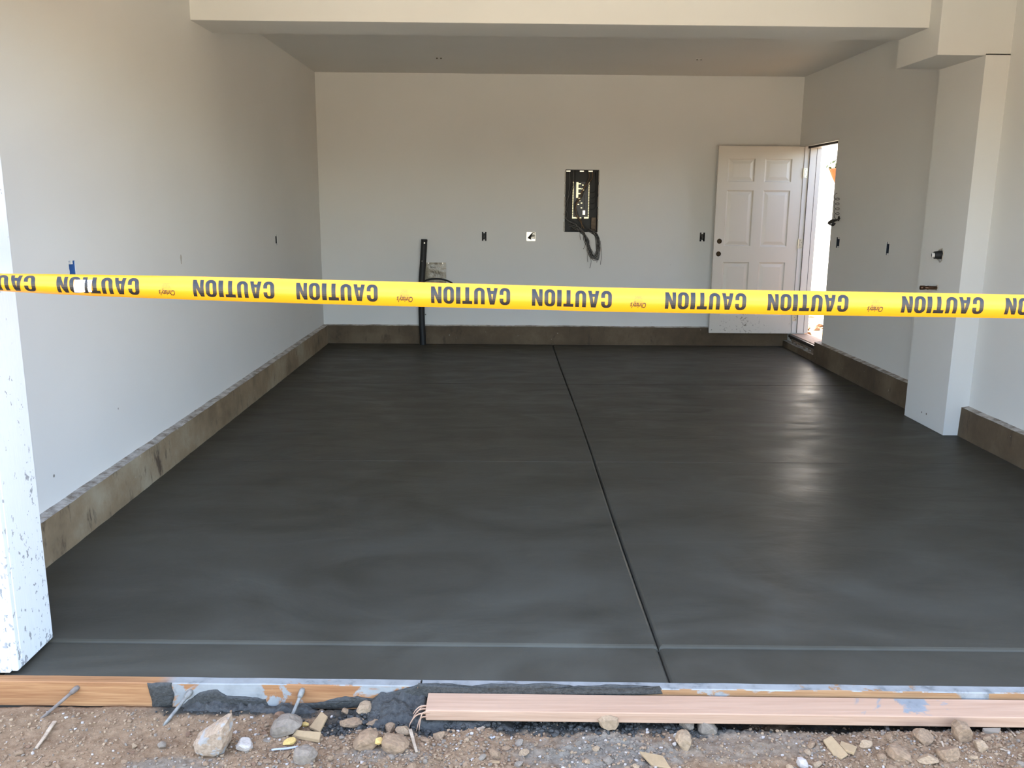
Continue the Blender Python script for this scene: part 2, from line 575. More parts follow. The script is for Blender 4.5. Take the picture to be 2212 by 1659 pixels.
# column with a pipe hole in its side face
HOLE = on(2031, 551, 0, XCOL)
def column():
    y0, y1, z0, z1 = YF, YBK, 0.002, ZS+0.01
    hy, hz, hr, s = HOLE.y, HOLE.z, 0.040, 0.075
    us = [y0, hy-s, hy+s, y1]; vs_ = [z0, hz-s, hz+s, z1]
    V, Fs = [], []
    def add(p):
        V.append(p); return len(V)-1
    g = {(i, j): add((XCOL, us[i], vs_[j])) for i in range(4) for j in range(4)}
    for i in range(3):
        for j in range(3):
            if (i, j) != (1, 1): Fs.append((g[i, j], g[i, j+1], g[i+1, j+1], g[i+1, j]))
    n = 24
    ring, back = [], []
    for k in range(n):
        a = 2*math.pi*k/n
        rr = hr*(1+0.10*math.sin(3*a+1)+0.07*math.sin(7*a))
        ring.append(add((XCOL, hy+rr*math.cos(a), hz+rr*math.sin(a))))
        back.append(add((XCOL+0.09, hy+rr*math.cos(a), hz+rr*math.sin(a))))
    cor = [(g[2, 2], 3), (g[1, 2], 9), (g[1, 1], 15), (g[2, 1], 21)]
    for k in range(n):
        k2 = (k+1) % n
        Fs.append((ring[k], ring[k2], back[k2], back[k]))
        q = min(range(4), key=lambda c: min((k+0.5-cor[c][1]) % n, (cor[c][1]-k-0.5) % n))
        Fs.append((ring[k], ring[k2], cor[q][0]))
    for c in range(4):
        m = (cor[c][1]+3) % n
        Fs.append((ring[m], cor[c][0], cor[(c+1) % 4][0]))
    Fs.append(tuple(back))
    nf = len(Fs)
    x1 = XR+0.02
    b = [add(p) for p in ((x1, y0, z0), (x1, y1, z0), (x1, y1, z1), (x1, y0, z1))]
    Fs += [(g[0, 0], b[0], b[3], g[0, 3]), (g[3, 0], g[3, 3], b[2], b[1])]
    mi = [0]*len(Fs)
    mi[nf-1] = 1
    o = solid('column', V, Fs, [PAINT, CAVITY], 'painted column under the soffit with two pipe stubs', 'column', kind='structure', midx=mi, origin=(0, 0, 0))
    return fix(o)
column()

# ---------------------------------------------------------------- concrete curbs
def curb(name, A, B, nrm, label, h0=0.0, h1=HC, t=TC, t0=0.0, mat=None):
    A, B, nrm = Vector(A), Vector(B), Vector(nrm)
    L = (B-A).length
    n = max(2, int(L/0.04))
    V, Fs, mi = [], [], []
    for i in range(n+1):
        s = i/n
        p = A+(B-A)*s
        w1 = noise.noise(p*5+Vector((3, 1, 0)))*0.004
        w2 = noise.noise(p*9+Vector((7, 0, 5)))*0.005
        for off, z in ((-0.02, h1+0.004), (t0, h1+0.003+w1), (t+w2*0.6, h1-0.004+w1), (t+w2, h1-0.012+w1), (t+w2*0.8+0.004, 0.06), (t+w2+0.006, h0-0.03)):
            q = p+nrm*off
            V.append((q.x, q.y, z))
    for i in range(n):
        for k in range(5):
            a, b = i*6+k, (i+1)*6+k
            Fs.append((a, b, b+1, a+1))
            mi.append(1 if k < 2 else 0)
    Fs.append(tuple(range(6)))
    Fs.append(tuple(n*6+k for k in range(6))[::-1])
    mi += [0, 0]
    return fix(solid(name, V, Fs, [mat or CURB, LEDGE], label, 'curb', kind='structure', midx=mi, origin=(0, 0, 0)))
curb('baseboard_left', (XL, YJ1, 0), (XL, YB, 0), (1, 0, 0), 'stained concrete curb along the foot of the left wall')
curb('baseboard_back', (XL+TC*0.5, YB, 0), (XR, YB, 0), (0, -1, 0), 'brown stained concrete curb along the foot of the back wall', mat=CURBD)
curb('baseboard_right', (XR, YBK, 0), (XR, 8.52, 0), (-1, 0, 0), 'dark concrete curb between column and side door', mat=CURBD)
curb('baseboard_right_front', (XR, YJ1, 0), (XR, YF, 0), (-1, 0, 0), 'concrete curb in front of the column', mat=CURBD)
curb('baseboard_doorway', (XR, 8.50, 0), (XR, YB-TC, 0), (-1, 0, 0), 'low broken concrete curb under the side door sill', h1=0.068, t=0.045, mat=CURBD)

# ---------------------------------------------------------------- floor: slab panels with tooled joints
fl = thing('floor', 'dark wet freshly poured concrete slab with tooled joints', 'floor', (0, 0, 0), kind='structure')
XM = 0.562
def jx(y): return XM+0.008*math.sin(y*1.3)*0.6
YX1, YX2 = 7.335, 5.030
def panel(x0f, x1f, y0f, y1f, ztop, r=0.014, gl=0.0, gr=0.0, gf=0.0, gb=0.0, nx=40, ny=40, drop=0.020):
    """slab panel between joints, its edges rolled down into the groove"""
    prof = [(0.0, -drop), (0.15, -drop*0.55), (0.5, -drop*0.18), (1.0, 0.0)]
    def axis(n, g0, g1):
        a = []
        if g0 > 0: a += [(q*g0, z) for q, z in prof[:-1]]
        a += [('t', (i/n), 0.0) for i in range(n+1)]
        if g1 > 0: a += [(-q*g1, z) for q, z in reversed(prof[:-1])]
        return a
    ax, ay = axis(nx, gl, gr), axis(ny, gf, gb)
    def val(e, lo, hi, g0, g1):
        if e[0] == 't': return lo+g0+(hi-lo-g0-g1)*e[1], 0.0
        return (lo+e[0] if e[0] > 0 or (e[0] == 0 and e is not None and e[1] < 0 and g0 > 0 and e in ax[:3]+ay[:3]) else hi+e[0]), e[1]
    V, Fs = [], []
    for i, ex in enumerate(ax):
        for j, ey in enumerate(ay):
            ymid = None
            # y first along the mean x
            def pos(e, idx, n, lo, hi, g0, g1):
                if e[0] == 't': return lo+g0+(hi-lo-g0-g1)*e[1], 0.0
                if idx < n/2: return lo+abs(e[0]), e[1]
                return hi-abs(e[0]), e[1]
            y, zy = pos(ey, j, len(ay), y0f(0), y1f(0), gf, gb)
            x, zx = pos(ex, i, len(ax), x0f(y), x1f(y), gl, gr)
            y, zy = pos(ey, j, len(ay), y0f(x), y1f(x), gf, gb)
            V.append((x, y, ztop+min(zx, zy)))
    n2 = len(ay)
    for i in range(len(ax)-1):
        for j in range(n2-1):
            a = i*n2+j
            Fs.append((a, a+n2, a+n2+1, a+1))
    return V, Fs
G, G2, G3 = 0.0155, 0.007, 0.0025
xl = lambda y: XL+0.02
xr = lambda y: XR-0.02
xo = lambda y: XR-0.02 if y > YJ1 else XJ2
cols = [(xl, jx, 0.0, G), (jx, xr, G, 0.0)]
rows = [(lambda x: YX1, lambda x: YB-0.02, G2, 0.0, 0.008), (lambda x: YX2, lambda x: YX1, G3, G2, 0.008), (ylip, lambda x: YX2, 0.014, G3, 0.003)]
for (a, b, gl, gr) in cols:
    for (c, d, gf, gb, dr) in rows:
        v, f = panel(a, b, c, d, 0.0, gl=gl, gr=gr, gf=gf, gb=gb, nx=10, ny=10, drop=0.022 if gf == 0.014 else 0.018)
        part('slab_panel', v, f, FLOOR, fl)
for (a, b, gl, gr) in ((lambda y: XJ-0.05, jx, 0.0, G*1.15), (jx, lambda y: XJ2, G*1.15, 0.0)):
    v, f = panel(a, b, lambda x: yedge(x), ylip, -0.009, gl=gl, gr=gr, gf=0.006, gb=0.0, nx=10, ny=4, drop=0.02)
    part('slab_apron', v, f, FLOOR, fl, label='narrow front strip of the slab outside the step line')
# side strips of slab beside the reveal are under the front wall; body under all panels closes the joints
v, f = box(XL, XR, YJ0+0.1, YB, -0.12, -0.030)
v2, f2 = box(XJ-0.06, XJ2, 2.575, YJ0+0.12, -0.12, -0.030)
v, f = join((v, f), (v2, f2))
part('slab_body', v, f, FLOOR, fl)

# ---------------------------------------------------------------- ground
def sm(a, b, x):
    t = max(0.0, min(1.0, (x-a)/(b-a)))
    return t*t*(3-2*t)
def gz(x, y, fine=True):
    z = -0.100
    if x > XR+T-0.05: z += 0.17*sm(3.0, 6.5, y)
    elif XL-3 < x and y > 2.56: return -0.135
    if not (-4 < x < 4 and 0.6 < y < 2.7):
        return z+(0.012*noise.noise(Vector((x*1.3, y*1.3, 2))) if fine else 0)
    p = Vector((x, y, 0.3))
    z += 0.012*sm(-0.5, -0.9, x)*sm(2.40, 2.52, y)                    # banked against the left form board
    z -= 0.045*sm(0.55, 0.85, x)*sm(2.43, 2.50, y)                    # hollow under the loose board
    z += 0.020*sm(1.0, 1.3, x)*sm(2.46, 2.38, y)*sm(2.15, 2.3, y)
    z += 0.012*sm(-0.9, -0.6, x)*sm(0.1, -0.25, x)*sm(2.48, 2.36, y)   # heap of clods
    rough = 0.35+0.65*sm(-0.85, -0.70, x)
    z += rough*(0.011*noise.noise(p*7)+0.009*noise.noise(p*21)+0.008*abs(noise.noise(p*48))+0.004*noise.noise(p*95))
    return z
def slop(x, y):
    p = Vector((x, y, 5.3))
    n = noise.noise(p*9)*0.5+noise.noise(p*26)*0.35
    wet = max(sm(2.500, 2.525, y+0.03*n)*sm(-1.16, -1.08, x+0.04*n)*sm(-0.55, -0.62, x),
              sm(2.405, 2.445, y+0.07*n)*sm(-0.62, -0.50, x+0.1*n)*sm(0.95, 0.70, x+0.1*n))
    wet = max(wet, sm(2.44, 2.50, y+0.05*n)*sm(0.9, 1.0, x)*0.8)
    d = math.hypot((x-0.32)/0.26, (y-2.33)/0.10)+0.7*n
    dry = sm(1.15, 0.6, d)*0.85
    d2 = math.hypot((x+0.98)/0.14, (y-2.27)/0.05)+0.7*n
    d3 = math.hypot((x+0.36)/0.13, (y-2.30)/0.05)+0.8*n
    dry = max(dry, sm(1.1, 0.5, d2)*0.6, sm(1.1, 0.5, d3)*0.6)
    d4 = math.hypot((x-0.75)/0.35, (y-2.37)/0.10)+0.8*n
    dry = max(dry, sm(1.1, 0.5, d4)*0.45)
    return wet, dry
def ground():
    def lines(dense0, dense1, step, lo, hi):
        a = [dense0+i*step for i in range(int((dense1-dense0)/step)+1)]
        g, s = dense0, step
        while g > lo:
            s *= 1.5; g -= s; a.append(max(g, lo))
        g, s = a[int((dense1-dense0)/step)], step
        while g < hi:
            s *= 1.5; g += s; a.append(min(g, hi))
        return sorted(set(a))
    xs = lines(-1.70, 1.85, 0.007, -300, 300)
    ys = lines(2.12, 2.56, 0.007, -300, 300)
    xs = sorted(set(xs+[XR+T-0.04, XR+T-0.06, 3.6, 4, 4.5, 5, 6]))
    ys = sorted(set(ys+[3.0+i*0.5 for i in range(28)]))
    V, col = [], []
    for x in xs:
        for y in ys:
            V.append((x, y, gz(x, y)))
            if -1.8 < x < 1.95 and 2.05 < y < 2.6:
                w, d = slop(x, y)
                col += [w, d, 0, 1]
            else:
                col += [0, 0, 0, 1]
    n = len(ys)
    Fs = [(i*n+j, (i+1)*n+j, (i+1)*n+j+1, i*n+j+1) for i in range(len(xs)-1) for j in range(n-1)]
    o = solid('ground', V, Fs, DIRT, 'dry brown dirt yard with rubble in front of the slab', 'ground', kind='structure', origin=(0, 0, 0), smooth=True)
    at = o.data.attributes.new('slop', 'FLOAT_COLOR', 'POINT')
    at.data.foreach_set('color', col)
    return o
ground()

def gpt(px, py, dz=0.0):
    z = -0.10
    for _ in range(4):
        p = on(px, py, 2, z+dz)
        z = gz(p.x, p.y)
    return Vector((p.x, p.y, z))

# ---------------------------------------------------------------- form boards
def board(name, x0, x1, mat, label, ztop=-0.006, th=0.037, hgt=0.089, wob=0.0015):
    n = int((x1-x0)/0.03)
    V, Fs = [], []
    for i in range(n+1):
        x = x0+(x1-x0)*i/n
        yb = yedge(x)-0.001
        w = wob*noise.noise(Vector((x*6, 1, 2)))
        zt = ztop+w
        for dy, z in ((0, zt), (-th+0.003, zt), (-th, zt-0.003), (-th, zt-hgt+0.003), (-th+0.003, zt-hgt), (0, zt-hgt)):
            V.append((x, yb+dy, z))
    for i in range(n):
        for k in range(6):
            a, b = i*6+k, i*6+(k+1) % 6
            Fs.append((a, b, b+6, a+6))
    Fs.append(tuple(range(6)))
    Fs.append(tuple(n*6+k for k in range(6)))
    return fix(solid(name, V, Fs, mat, label, 'form board', 'form boards along the slab edge', origin=((x0+x1)/2, yedge((x0+x1)/2), ztop-hgt)))
board('form_board', -2.60, -0.262, FORMW, 'orange timber form board smeared with concrete, three steel pins in it')
board('form_board', -0.256, 2.75, FORMW2, 'timber form board behind the loose pale plank')

# dark wet concrete splashed over the form boards and piled at their foot
def splash(name, x0, x1, y0, y1, zb, zt, label, seed, step=0.006):
    nx, ny = int((x1-x0)/step), max(4, int((y1-y0)/step))
    V, Fs = [], []
    for i in range(nx+1):
        for j in range(ny+1):
            u, v = i/nx, j/ny
            x, y = x0+(x1-x0)*u, y0+(y1-y0)*v+(yedge(x0+(x1-x0)*u)-yedge(0))
            p = Vector((x, y, seed))
            e = min(1, 5*u, 5*(1-u))*sm(0.0, 0.35, v+0.25*noise.noise(p*16))
            h = zb+(zt-zb)*(v**0.8)*(0.75+0.5*noise.noise(p*6))
            h += 0.014*noise.noise(p*24)+0.014*abs(noise.noise(p*55))+0.006*noise.noise(p*120)
            if x > -0.238 and y > 2.435: h = min(h, -0.076)      # stays below the loose plank
            V.append((x, y, gz(x, y)-0.02+(h-gz(x, y)+0.02)*e))
    n = ny+1
    Fs = [(i*n+j, (i+1)*n+j, (i+1)*n+j+1, i*n+j+1) for i in range(nx) for j in range(ny)]
    return solid(name, V, Fs, WETC, label, 'concrete spill', smooth=True)
splash('concrete_spill', -0.52, 0.10, 2.42, 2.540, -0.100, -0.022, 'dark lumpy concrete slop heaped at the splintered plank end', 1.7)
splash('concrete_spill', -1.10, -0.52, 2.505, 2.538, -0.095, -0.072, 'thin dark concrete slop along the foot of the orange form board', 4.2)
splash('concrete_spill', 0.05, 0.66, 2.49, 2.536, -0.10, -0.022, 'black wet concrete packed between slab form and loose plank', 9.1)
# dark patches stuck to the face of the left form board
def patch(name, pts, label, depth=0.006):
    V, Fs = [], []
    cx = sum(p[0] for p in pts)/len(pts); cz = sum(p[1] for p in pts)/len(pts)
    ring = []
    m = len(pts)
    P = []
    for i in range(m):
        a, b = Vector((*pts[i], 0)), Vector((*pts[(i+1) % m], 0))
        for k in range(6):
            q = a+(b-a)*k/6
            P.append((q.x+0.006*noise.noise(q*40), q.y+0.006*noise.noise(q*40+Vector((9, 9, 9)))))
    rings = [(1.0, 0.0), (0.93, 0.7), (0.7, 1.0), (0.35, 1.1)]
    for s, d in rings:
        for (x, z) in P:
            xx, zz = cx+(x-cx)*s, cz+(z-cz)*s
            V.append((xx, yedge(xx)-0.0375-d*depth*(1+0.5*noise.noise(Vector((xx*50, zz*50, 1)))), zz))
    M = len(P)
    for r in range(len(rings)-1):
        for i in range(M):
            i2 = (i+1) % M
            Fs.append((r*M+i, r*M+i2, (r+1)*M+i2, (r+1)*M+i))
    Fs.append(tuple((len(rings)-1)*M+i for i in range(M)))
    return fix(solid(name, V, Fs, WETC, label, 'concrete splash', 'wet concrete splashes on the orange form board', smooth=True))
def fpx(px, py):
    p = on(px, py, 1, 2.545)
    p = on(px, py, 1, yedge(p.x)-0.037)
    return (p.x, p.z)
patch('concrete_splash', [fpx(*q) for q in ((318, 1474), (372, 1474), (376, 1500), (372, 1528), (332, 1532), (330, 1515), (322, 1494))], 'dark wet concrete splash crossing the clean end of the orange form board')
patch('concrete_splash', [fpx(*q) for q in ((385, 1530), (410, 1508), (440, 1492), (470, 1488), (490, 1503), (540, 1504), (575, 1510), (582, 1528), (500, 1532))], 'low dark wet concrete splash between two steel pins on the form board')
patch('concrete_splash', [fpx(*q) for q in ((625, 1530), (640, 1520), (700, 1516), (745, 1502), (800, 1508), (850, 1503), (890, 1490), (905, 1478), (905, 1530))], 'long dark wet concrete splash on the form board beside the heaped slop')

patch('concrete_splash', [fpx(*q) for q in ((905, 1476), (960, 1475), (1010, 1482), (1060, 1476), (1200, 1477), (1260, 1482), (1330, 1477), (1425, 1482), (1435, 1500), (1200, 1504), (950, 1510), (890, 1512))], 'black wet concrete smeared on the form board above the loose plank')
# loose plank
def loose_plank():
    A = Vector((-0.235, 2.497, -0.047)); B = Vector((2.60, 2.444, -0.050))
    d = (B-A).normalized()
    L = (B-A).length
    M = Matrix.Translation(A) @ Matrix.Rotation(math.atan2(d.y, d.x), 4, 'Z') @ Matrix.Rotation(math.radians(-6), 4, 'X')
    # x rotation negative: front edge lower
    M = Matrix.Translation(A) @ Matrix.Rotation(math.atan2(d.y, d.x), 4, 'Z') @ Matrix.Rotation(math.radians(5), 4, 'X')
    r = thing('loose_plank', 'long pale pine plank with a splintered end lying against the form', 'plank', A)
    v, f = bevbox(0, L, -0.0445, 0.0445, -0.019, 0.019, 0.003)
    v, f = xform((v, f), M)
    b = part('timber', v, f, LOOSEW, r)
    rnd = random.Random(3)
    for (y, z, ln, dz) in ((-0.02, 0.006, 0.045, -0.035), (-0.035, 0.0, 0.055, -0.045), (-0.012, 0.012, 0.04, -0.015), (-0.04, -0.008, 0.03, -0.055), (0.0, 0.0, 0.035, -0.03), (-0.042, 0.01, 0.02, -0.06)):
        P = [M @ Vector(q) for q in ((0.015, y, z), (-ln*0.4, y-0.006, z+0.002), (-ln*0.8, y-0.014, z+dz*0.4), (-ln, y-0.022, z+dz))]
        P = catmull(P, 4)
        v, f = tube(P, [0.0032*(1-0.7*i/len(P)) for i in range(len(P))], 5)
        part('splinter', v, f, LOOSEW, r, smooth=True)
loose_plank()

# steel pins
def pin(a, b, rad, mat, label, group='steel pins propped on the form board'):
    A = on(a[0], a[1], 1, 2.545)
    A = on(a[0], a[1], 1, yedge(A.x)-0.041)
    B = gpt(*b)+Vector((0, 0, -0.004))
    r = thing('steel_pin', label, 'steel pin', B, group)
    d = (B-A)
    P = [A, A+d*0.3+Vector((0.001, 0, 0.001)), A+d*0.65, B]
    v, f = tube(P, rad, 8)
    part('shank', v, f, mat, r, smooth=True)
    u = d.normalized()
    v, f = tube([A-u*0.012, A-u*0.002, A+u*0.014, A+u*0.022], [rad*1.2, rad*1.7, rad*1.6, rad], 8)
    part('head', v, f, mat, r, smooth=True)
pin((164, 1488), (88, 1551), 0.0055, RUST, 'muddy steel pin leaning on the clean end of the orange form board')
pin((410, 1496), (353, 1566), 0.0058, STEEL, 'grey steel pin standing in a white mortar smear on the form board')
pin((652, 1494), (626, 1556), 0.0058, STEEL, 'mortar-coated pale steel pin between rocks and form board')

# ---------------------------------------------------------------- stones
def rock_mesh(name, mat, seed, sub=4, planes=11, flat=1.0, nz=0.06):
    rnd = random.Random(seed)
    bm = bmesh.new()
    bmesh.ops.create_icosphere(bm, subdivisions=sub, radius=1)
    pl = []
    for _ in range(planes):
        n = Vector((rnd.gauss(0, 1), rnd.gauss(0, 1), rnd.gauss(0, 1))).normalized()
        pl.append((n, rnd.uniform(0.50, 0.88)))
    for vtx in bm.verts:
        d = vtx.co.normalized()
        r = 1.0
        for n, k in pl:
            c = d.dot(n)
            if c > 0.05: r = min(r, k/c)
        r *= 1+nz*noise.noise(d*3+Vector((seed, 0, 0)))+nz*0.5*noise.noise(d*8+Vector((0, seed, 0)))
        vtx.co = d*r
    me = bpy.data.meshes.new(name)
    bm.to_mesh(me)
    bm.free()
    me.materials.append(mat)
    return me

def stone(name, px, py, w, h, mat, label, cat='stone', seed=1, group=None, flat=0.8, rot=None, sink=0.25, lift=0.0):
    """px, py: where its foot meets the ground; w, h: pixel size"""
    p = gpt(px, py)
    s = (p-CAM).length/F_PX
    rx, rz = w*s/2*1.06, h*s/2*1.1
    me = rock_mesh(name, mat, seed)
    o = obj(name, me, loc=(p.x, p.y+rx*0.55, p.z+rz*(1-sink)*0.8+lift))
    o.scale = (rx, min(rx, rz*1.5)*flat+0.3*rx*0.2, rz)
    o.rotation_euler = rot or (0.1*seed % 0.4-0.2, 0.13*seed % 0.3-0.15, seed*1.7 % 0.8-0.4)
    return tag(o, label, cat, group)

def hull_rock(outline, depth, mat, label, seed=1, name='rock', lift=0.0, dy=0.0):
    """angular rock: its outline as seen, standing on the ground, with a real depth"""
    rq = random.Random(seed)
    fx, fy = max(outline, key=lambda q: q[1])
    p = gpt(fx, fy)
    yc = p.y+depth*0.45+dy
    pts = [on(a, b, 1, yc) for a, b in outline]
    # keep the foot on the ground
    dz = p.z-0.006+lift-min(q.z for q in pts)
    c = sum(pts, Vector())/len(pts)
    bm = bmesh.new()
    for q in pts:
        for k, s_ in ((-0.5, 0.72), (-0.2, 0.96), (0.2, 0.98), (0.5, 0.75)):
            v_ = c+(q-c)*(s_*rq.uniform(0.94, 1.03))
            bm.verts.new((v_.x, yc+depth*k*rq.uniform(0.8, 1.1), v_.z+dz*0.6))
    r_ = bmesh.ops.convex_hull(bm, input=list(bm.verts))
    bmesh.ops.delete(bm, geom=list({g for g in r_['geom_interior']+r_['geom_unused'] if isinstance(g, bmesh.types.BMVert)}), context='VERTS')
    bmesh.ops.subdivide_edges(bm, edges=list(bm.edges), cuts=2, use_grid_fill=True)
    bmesh.ops.triangulate(bm, faces=list(bm.faces))
    for v_ in bm.verts:
        n_ = noise.noise(v_.co*45+Vector((seed, 0, 0)))*0.0035+noise.noise(v_.co*130)*0.0016
        v_.co += (v_.co-c).normalized()*n_
    bm.verts.index_update()
    vs2 = [v_.co.copy() for v_ in bm.verts]
    fs2 = [tuple(w.index for w in q.verts) for q in bm.faces]
    bm.free()
    k = 1.0/0.05                                  # stone materials expect unit-sized coordinates
    lo = min(v_.z for v_ in vs2)
    og = Vector((c.x, yc, lo))
    o = obj(name, mesh(name, [(v_-og)*k for v_ in vs2], fs2, mat), loc=og)
    o.scale = (1/k, 1/k, 1/k)
    return tag(o, label, 'stone')
hull_rock([(420, 1610), (424, 1596), (455, 1575), (490, 1553), (497, 1556), (502, 1580), (496, 1612), (488, 1630), (470, 1638), (440, 1634), (423, 1622)], 0.075, BIGROCK, 'large angular rock with a grey mortar smear standing in the dirt', 11)

hull_rock([(584, 1580), (588, 1568), (600, 1557), (625, 1553), (640, 1558), (654, 1568), (648, 1577), (620, 1584), (592, 1594), (584, 1590)], 0.07, ROCKS['grey'], 'flat-topped grey-brown rock behind the two tile chips', 12)
hull_rock([(771, 1540), (775, 1529), (785, 1525), (800, 1526), (808, 1534), (807, 1544), (795, 1549), (778, 1547)], 0.05, ROCKS['tan'], 'rounded tan rock lying on the dark concrete slop', 13, lift=0.012)
stone('rock', 745, 1551, 14, 15, ROCKS['clod'], 'small tan stone on the edge of the dark slop', seed=14, lift=0.012)
stone('rock', 603, 1552, 20, 12, ROCKS['brown'], 'small reddish brown stone behind the grey-brown rock', seed=15)
hull_rock([(1290, 1550), (1298, 1543), (1320, 1541), (1335, 1545), (1337, 1560), (1331, 1571), (1312, 1573), (1298, 1568)], 0.04, ROCKS['tan'], 'blocky rock wedged against the front of the pale plank', 16, lift=0.012, dy=-0.034)
hull_rock([(1458, 1600), (1464, 1590), (1476, 1585), (1489, 1587), (1494, 1597), (1491, 1610), (1482, 1620), (1472, 1620), (1462, 1608)], 0.05, ROCKS['tan'], 'smooth ochre rock with two white pebbles at its side', 17)
hull_rock([(1505, 1580), (1508, 1560), (1513, 1552), (1525, 1555), (1540, 1566), (1552, 1580), (1545, 1587), (1512, 1588)], 0.05, ROCKS['grey'], 'pale pointed rock under the edge of the plank', 18)
stone('rock', 1486, 1580, 30, 28, ROCKS['grey'], 'dull half-buried stone left of the pale pointed rock', seed=19)
hull_rock([(762, 1612), (775, 1592), (800, 1582), (818, 1590), (822, 1606), (812, 1618), (785, 1622), (766, 1620)], 0.06, ROCKS['clod'], 'big dusty clod to the left of the yellow stone', 20)
hull_rock([(824, 1605), (830, 1593), (850, 1597), (875, 1604), (886, 1612), (876, 1626), (850, 1630), (828, 1622)], 0.06, ROCKS['clod'], 'widest dusty clod right of the yellow stone', 21)
stone('rock', 758, 1575, 46, 22, ROCKS['clod'], 'long flat clod at the top of the clod heap', seed=22)
stone('rock', 806, 1577, 40, 18, ROCKS['clod'], 'low oval clod in the middle of the clod heap', seed=23)
stone('rock', 842, 1585, 24, 22, ROCKS['clod'], 'round clod beside the boxy clod on the heap', seed=24)
stone('rock', 869, 1590, 32, 22, ROCKS['tan'], 'boxy tan clod at the right end of the heap', seed=25)
hull_rock([(632, 1640), (638, 1624), (655, 1620), (676, 1622), (685, 1636), (680, 1648), (655, 1652), (636, 1650)], 0.05, ROCKS['grey'], 'cracked greyish clod below the white straw', 26)
stone('rock', 949, 1602, 26, 20, ROCKS['clod'], 'solitary clod next to the brown twig', seed=27)
stone('rock', 1132, 1636, 24, 14, ROCKS['tan'], 'pale dusty clod above a thin wood chip', seed=28)
stone('stone', 814, 1620, 22, 16, ROCKS['yellow'], 'bright yellow stone between two big clods', seed=29, sink=0, lift=0.012)
stone('stone', 622, 1608, 26, 15, ROCKS['yellow'], 'yellowish knobbly stone under the front tile chip', seed=30)
stone('stone', 659, 1572, 13, 13, ROCKS['yellow'], 'small cream stone behind the tile chips', seed=31)
stone('stone', 525, 1625, 46, 24, ROCKS['white'], 'white crusted stone right of the large angular rock', seed=32)
hull_rock([(1720, 1652), (1724, 1642), (1735, 1640), (1743, 1644), (1746, 1654), (1738, 1659), (1724, 1658)], 0.03, ROCKS['white'], 'pinkish white plaster lump alone in the dirt', 33, 'stone')
stone('stone', 347, 1618, 18, 13, ROCKS['grey'], 'grey stone left of the large angular rock', seed=34)
stone('stone', 289, 1618, 12, 11, ROCKS['tan'], 'lone tan pebble on the smooth bare dirt', seed=35)
stone('stone', 1459, 1594, 9, 11, ROCKS['white'], 'white pebble above the ochre rock', seed=36)
stone('stone', 1459, 1613, 11, 9, ROCKS['white'], 'white pebble below the other beside the ochre rock', seed=37)
hull_rock([(2056, 1590), (2058, 1572), (2070, 1563), (2090, 1566), (2099, 1580), (2096, 1598), (2078, 1605), (2062, 1600)], 0.05, ROCKS['clod'], 'tall crumbling clod under the plank beside the flat grey chip', 38)
stone('rock', 2058, 1648, 46, 30, ROCKS['clod'], 'rounded clod with a dark hollow at its left', seed=39)
stone('rock', 1998, 1609, 40, 26, ROCKS['clod'], 'lumpy clod on the rubble bank under the plank', seed=40)
hull_rock([(1914, 1632), (1925, 1620), (1945, 1619), (1962, 1628), (1965, 1638), (1945, 1645), (1922, 1642)], 0.06, ROCKS['clod'], 'broad low clod in the middle of the rubble bank', 41)
stone('rock', 2008, 1656, 40, 20, ROCKS['tan'], 'low tan clod at the foot of the rubble bank', seed=42)
stone('rock', 2123, 1622, 28, 18, ROCKS['tan'], 'pointed tan clod on the bare slope below the grey chip', seed=43)
stone('rock', 1872, 1617, 26, 16, ROCKS['tan'], 'pale wedge-shaped clod beside the paired tile chips', seed=44)

# tile chips: flat broken pieces
def chip(name, corners, th, mat, label, lift=0.012, lift2=None, group=None):
    """corners in pixels on a plane slightly above the ground"""
    zs = [lift]*len(corners) if lift2 is None else lift2
    P = []
    for (px, py), l in zip(corners, zs):
        q = gpt(px, py)
        z0 = q.z
        P.append(on(px, py, 2, -0.098+l+th))
    bm = bmesh.new()
    top = []
    n = len(P)
    for i in range(n):
        a, b = P[i], P[(i+1) % n]
        for k in range(3):
            q = a+(b-a)*k/3
            j = 0.0012 if k else 0
            top.append(q+Vector((noise.noise(q*70)*j, noise.noise(q*70+Vector((5, 5, 5)))*j, 0)))
    tv = [bm.verts.new(q) for q in top]
    bv = [bm.verts.new(q-Vector((0, 0, th))) for q in top]
    bm.faces.new(tv)
    bm.faces.new(bv[::-1])
    for i in range(len(tv)):
        i2 = (i+1) % len(tv)
        bm.faces.new((tv[i], bv[i], bv[i2], tv[i2]))
    bmesh.ops.recalc_face_normals(bm, faces=bm.faces)
    bmesh.ops.bevel(bm, geom=[e for e in bm.edges if e.calc_face_angle(0) > 0.7], offset=0.0012, segments=1, affect='EDGES')
    bm.verts.index_update()
    v = [w.co.copy() for w in bm.verts]
    f = [tuple(w.index for w in q.verts) for q in bm.faces]
    bm.free()
    return solid(name, v, f, mat, label, 'tile chip', group)
chip('tile_chip', [(694, 1536), (708, 1547), (691, 1580), (668, 1570)], 0.008, ROCKS['paver'], 'sandy rectangular tile chip propped behind another chip', lift2=[0.02, 0.02, 0.008, 0.008])
chip('tile_chip', [(641, 1576), (694, 1581), (690, 1598), (632, 1587)], 0.012, ROCKS['paver'], 'sandy tile chip with a grey speck lying over a yellowish stone', lift2=[0.018, 0.018, 0.006, 0.006])
chip('tile_chip', [(1381, 1622), (1432, 1632), (1450, 1659), (1408, 1652)], 0.007, ROCKS['paver'], 'broad flat tile chip on the grey gravel patch', lift2=[0.010, 0.006, 0.0, 0.002])
chip('tile_chip', [(1778, 1598), (1796, 1588), (1832, 1629), (1818, 1638), (1800, 1630)], 0.006, ROCKS['paver'], 'tall leaning tile chip of the pair on the rubble', lift2=[0.016, 0.02, 0.006, 0.002, 0.002])
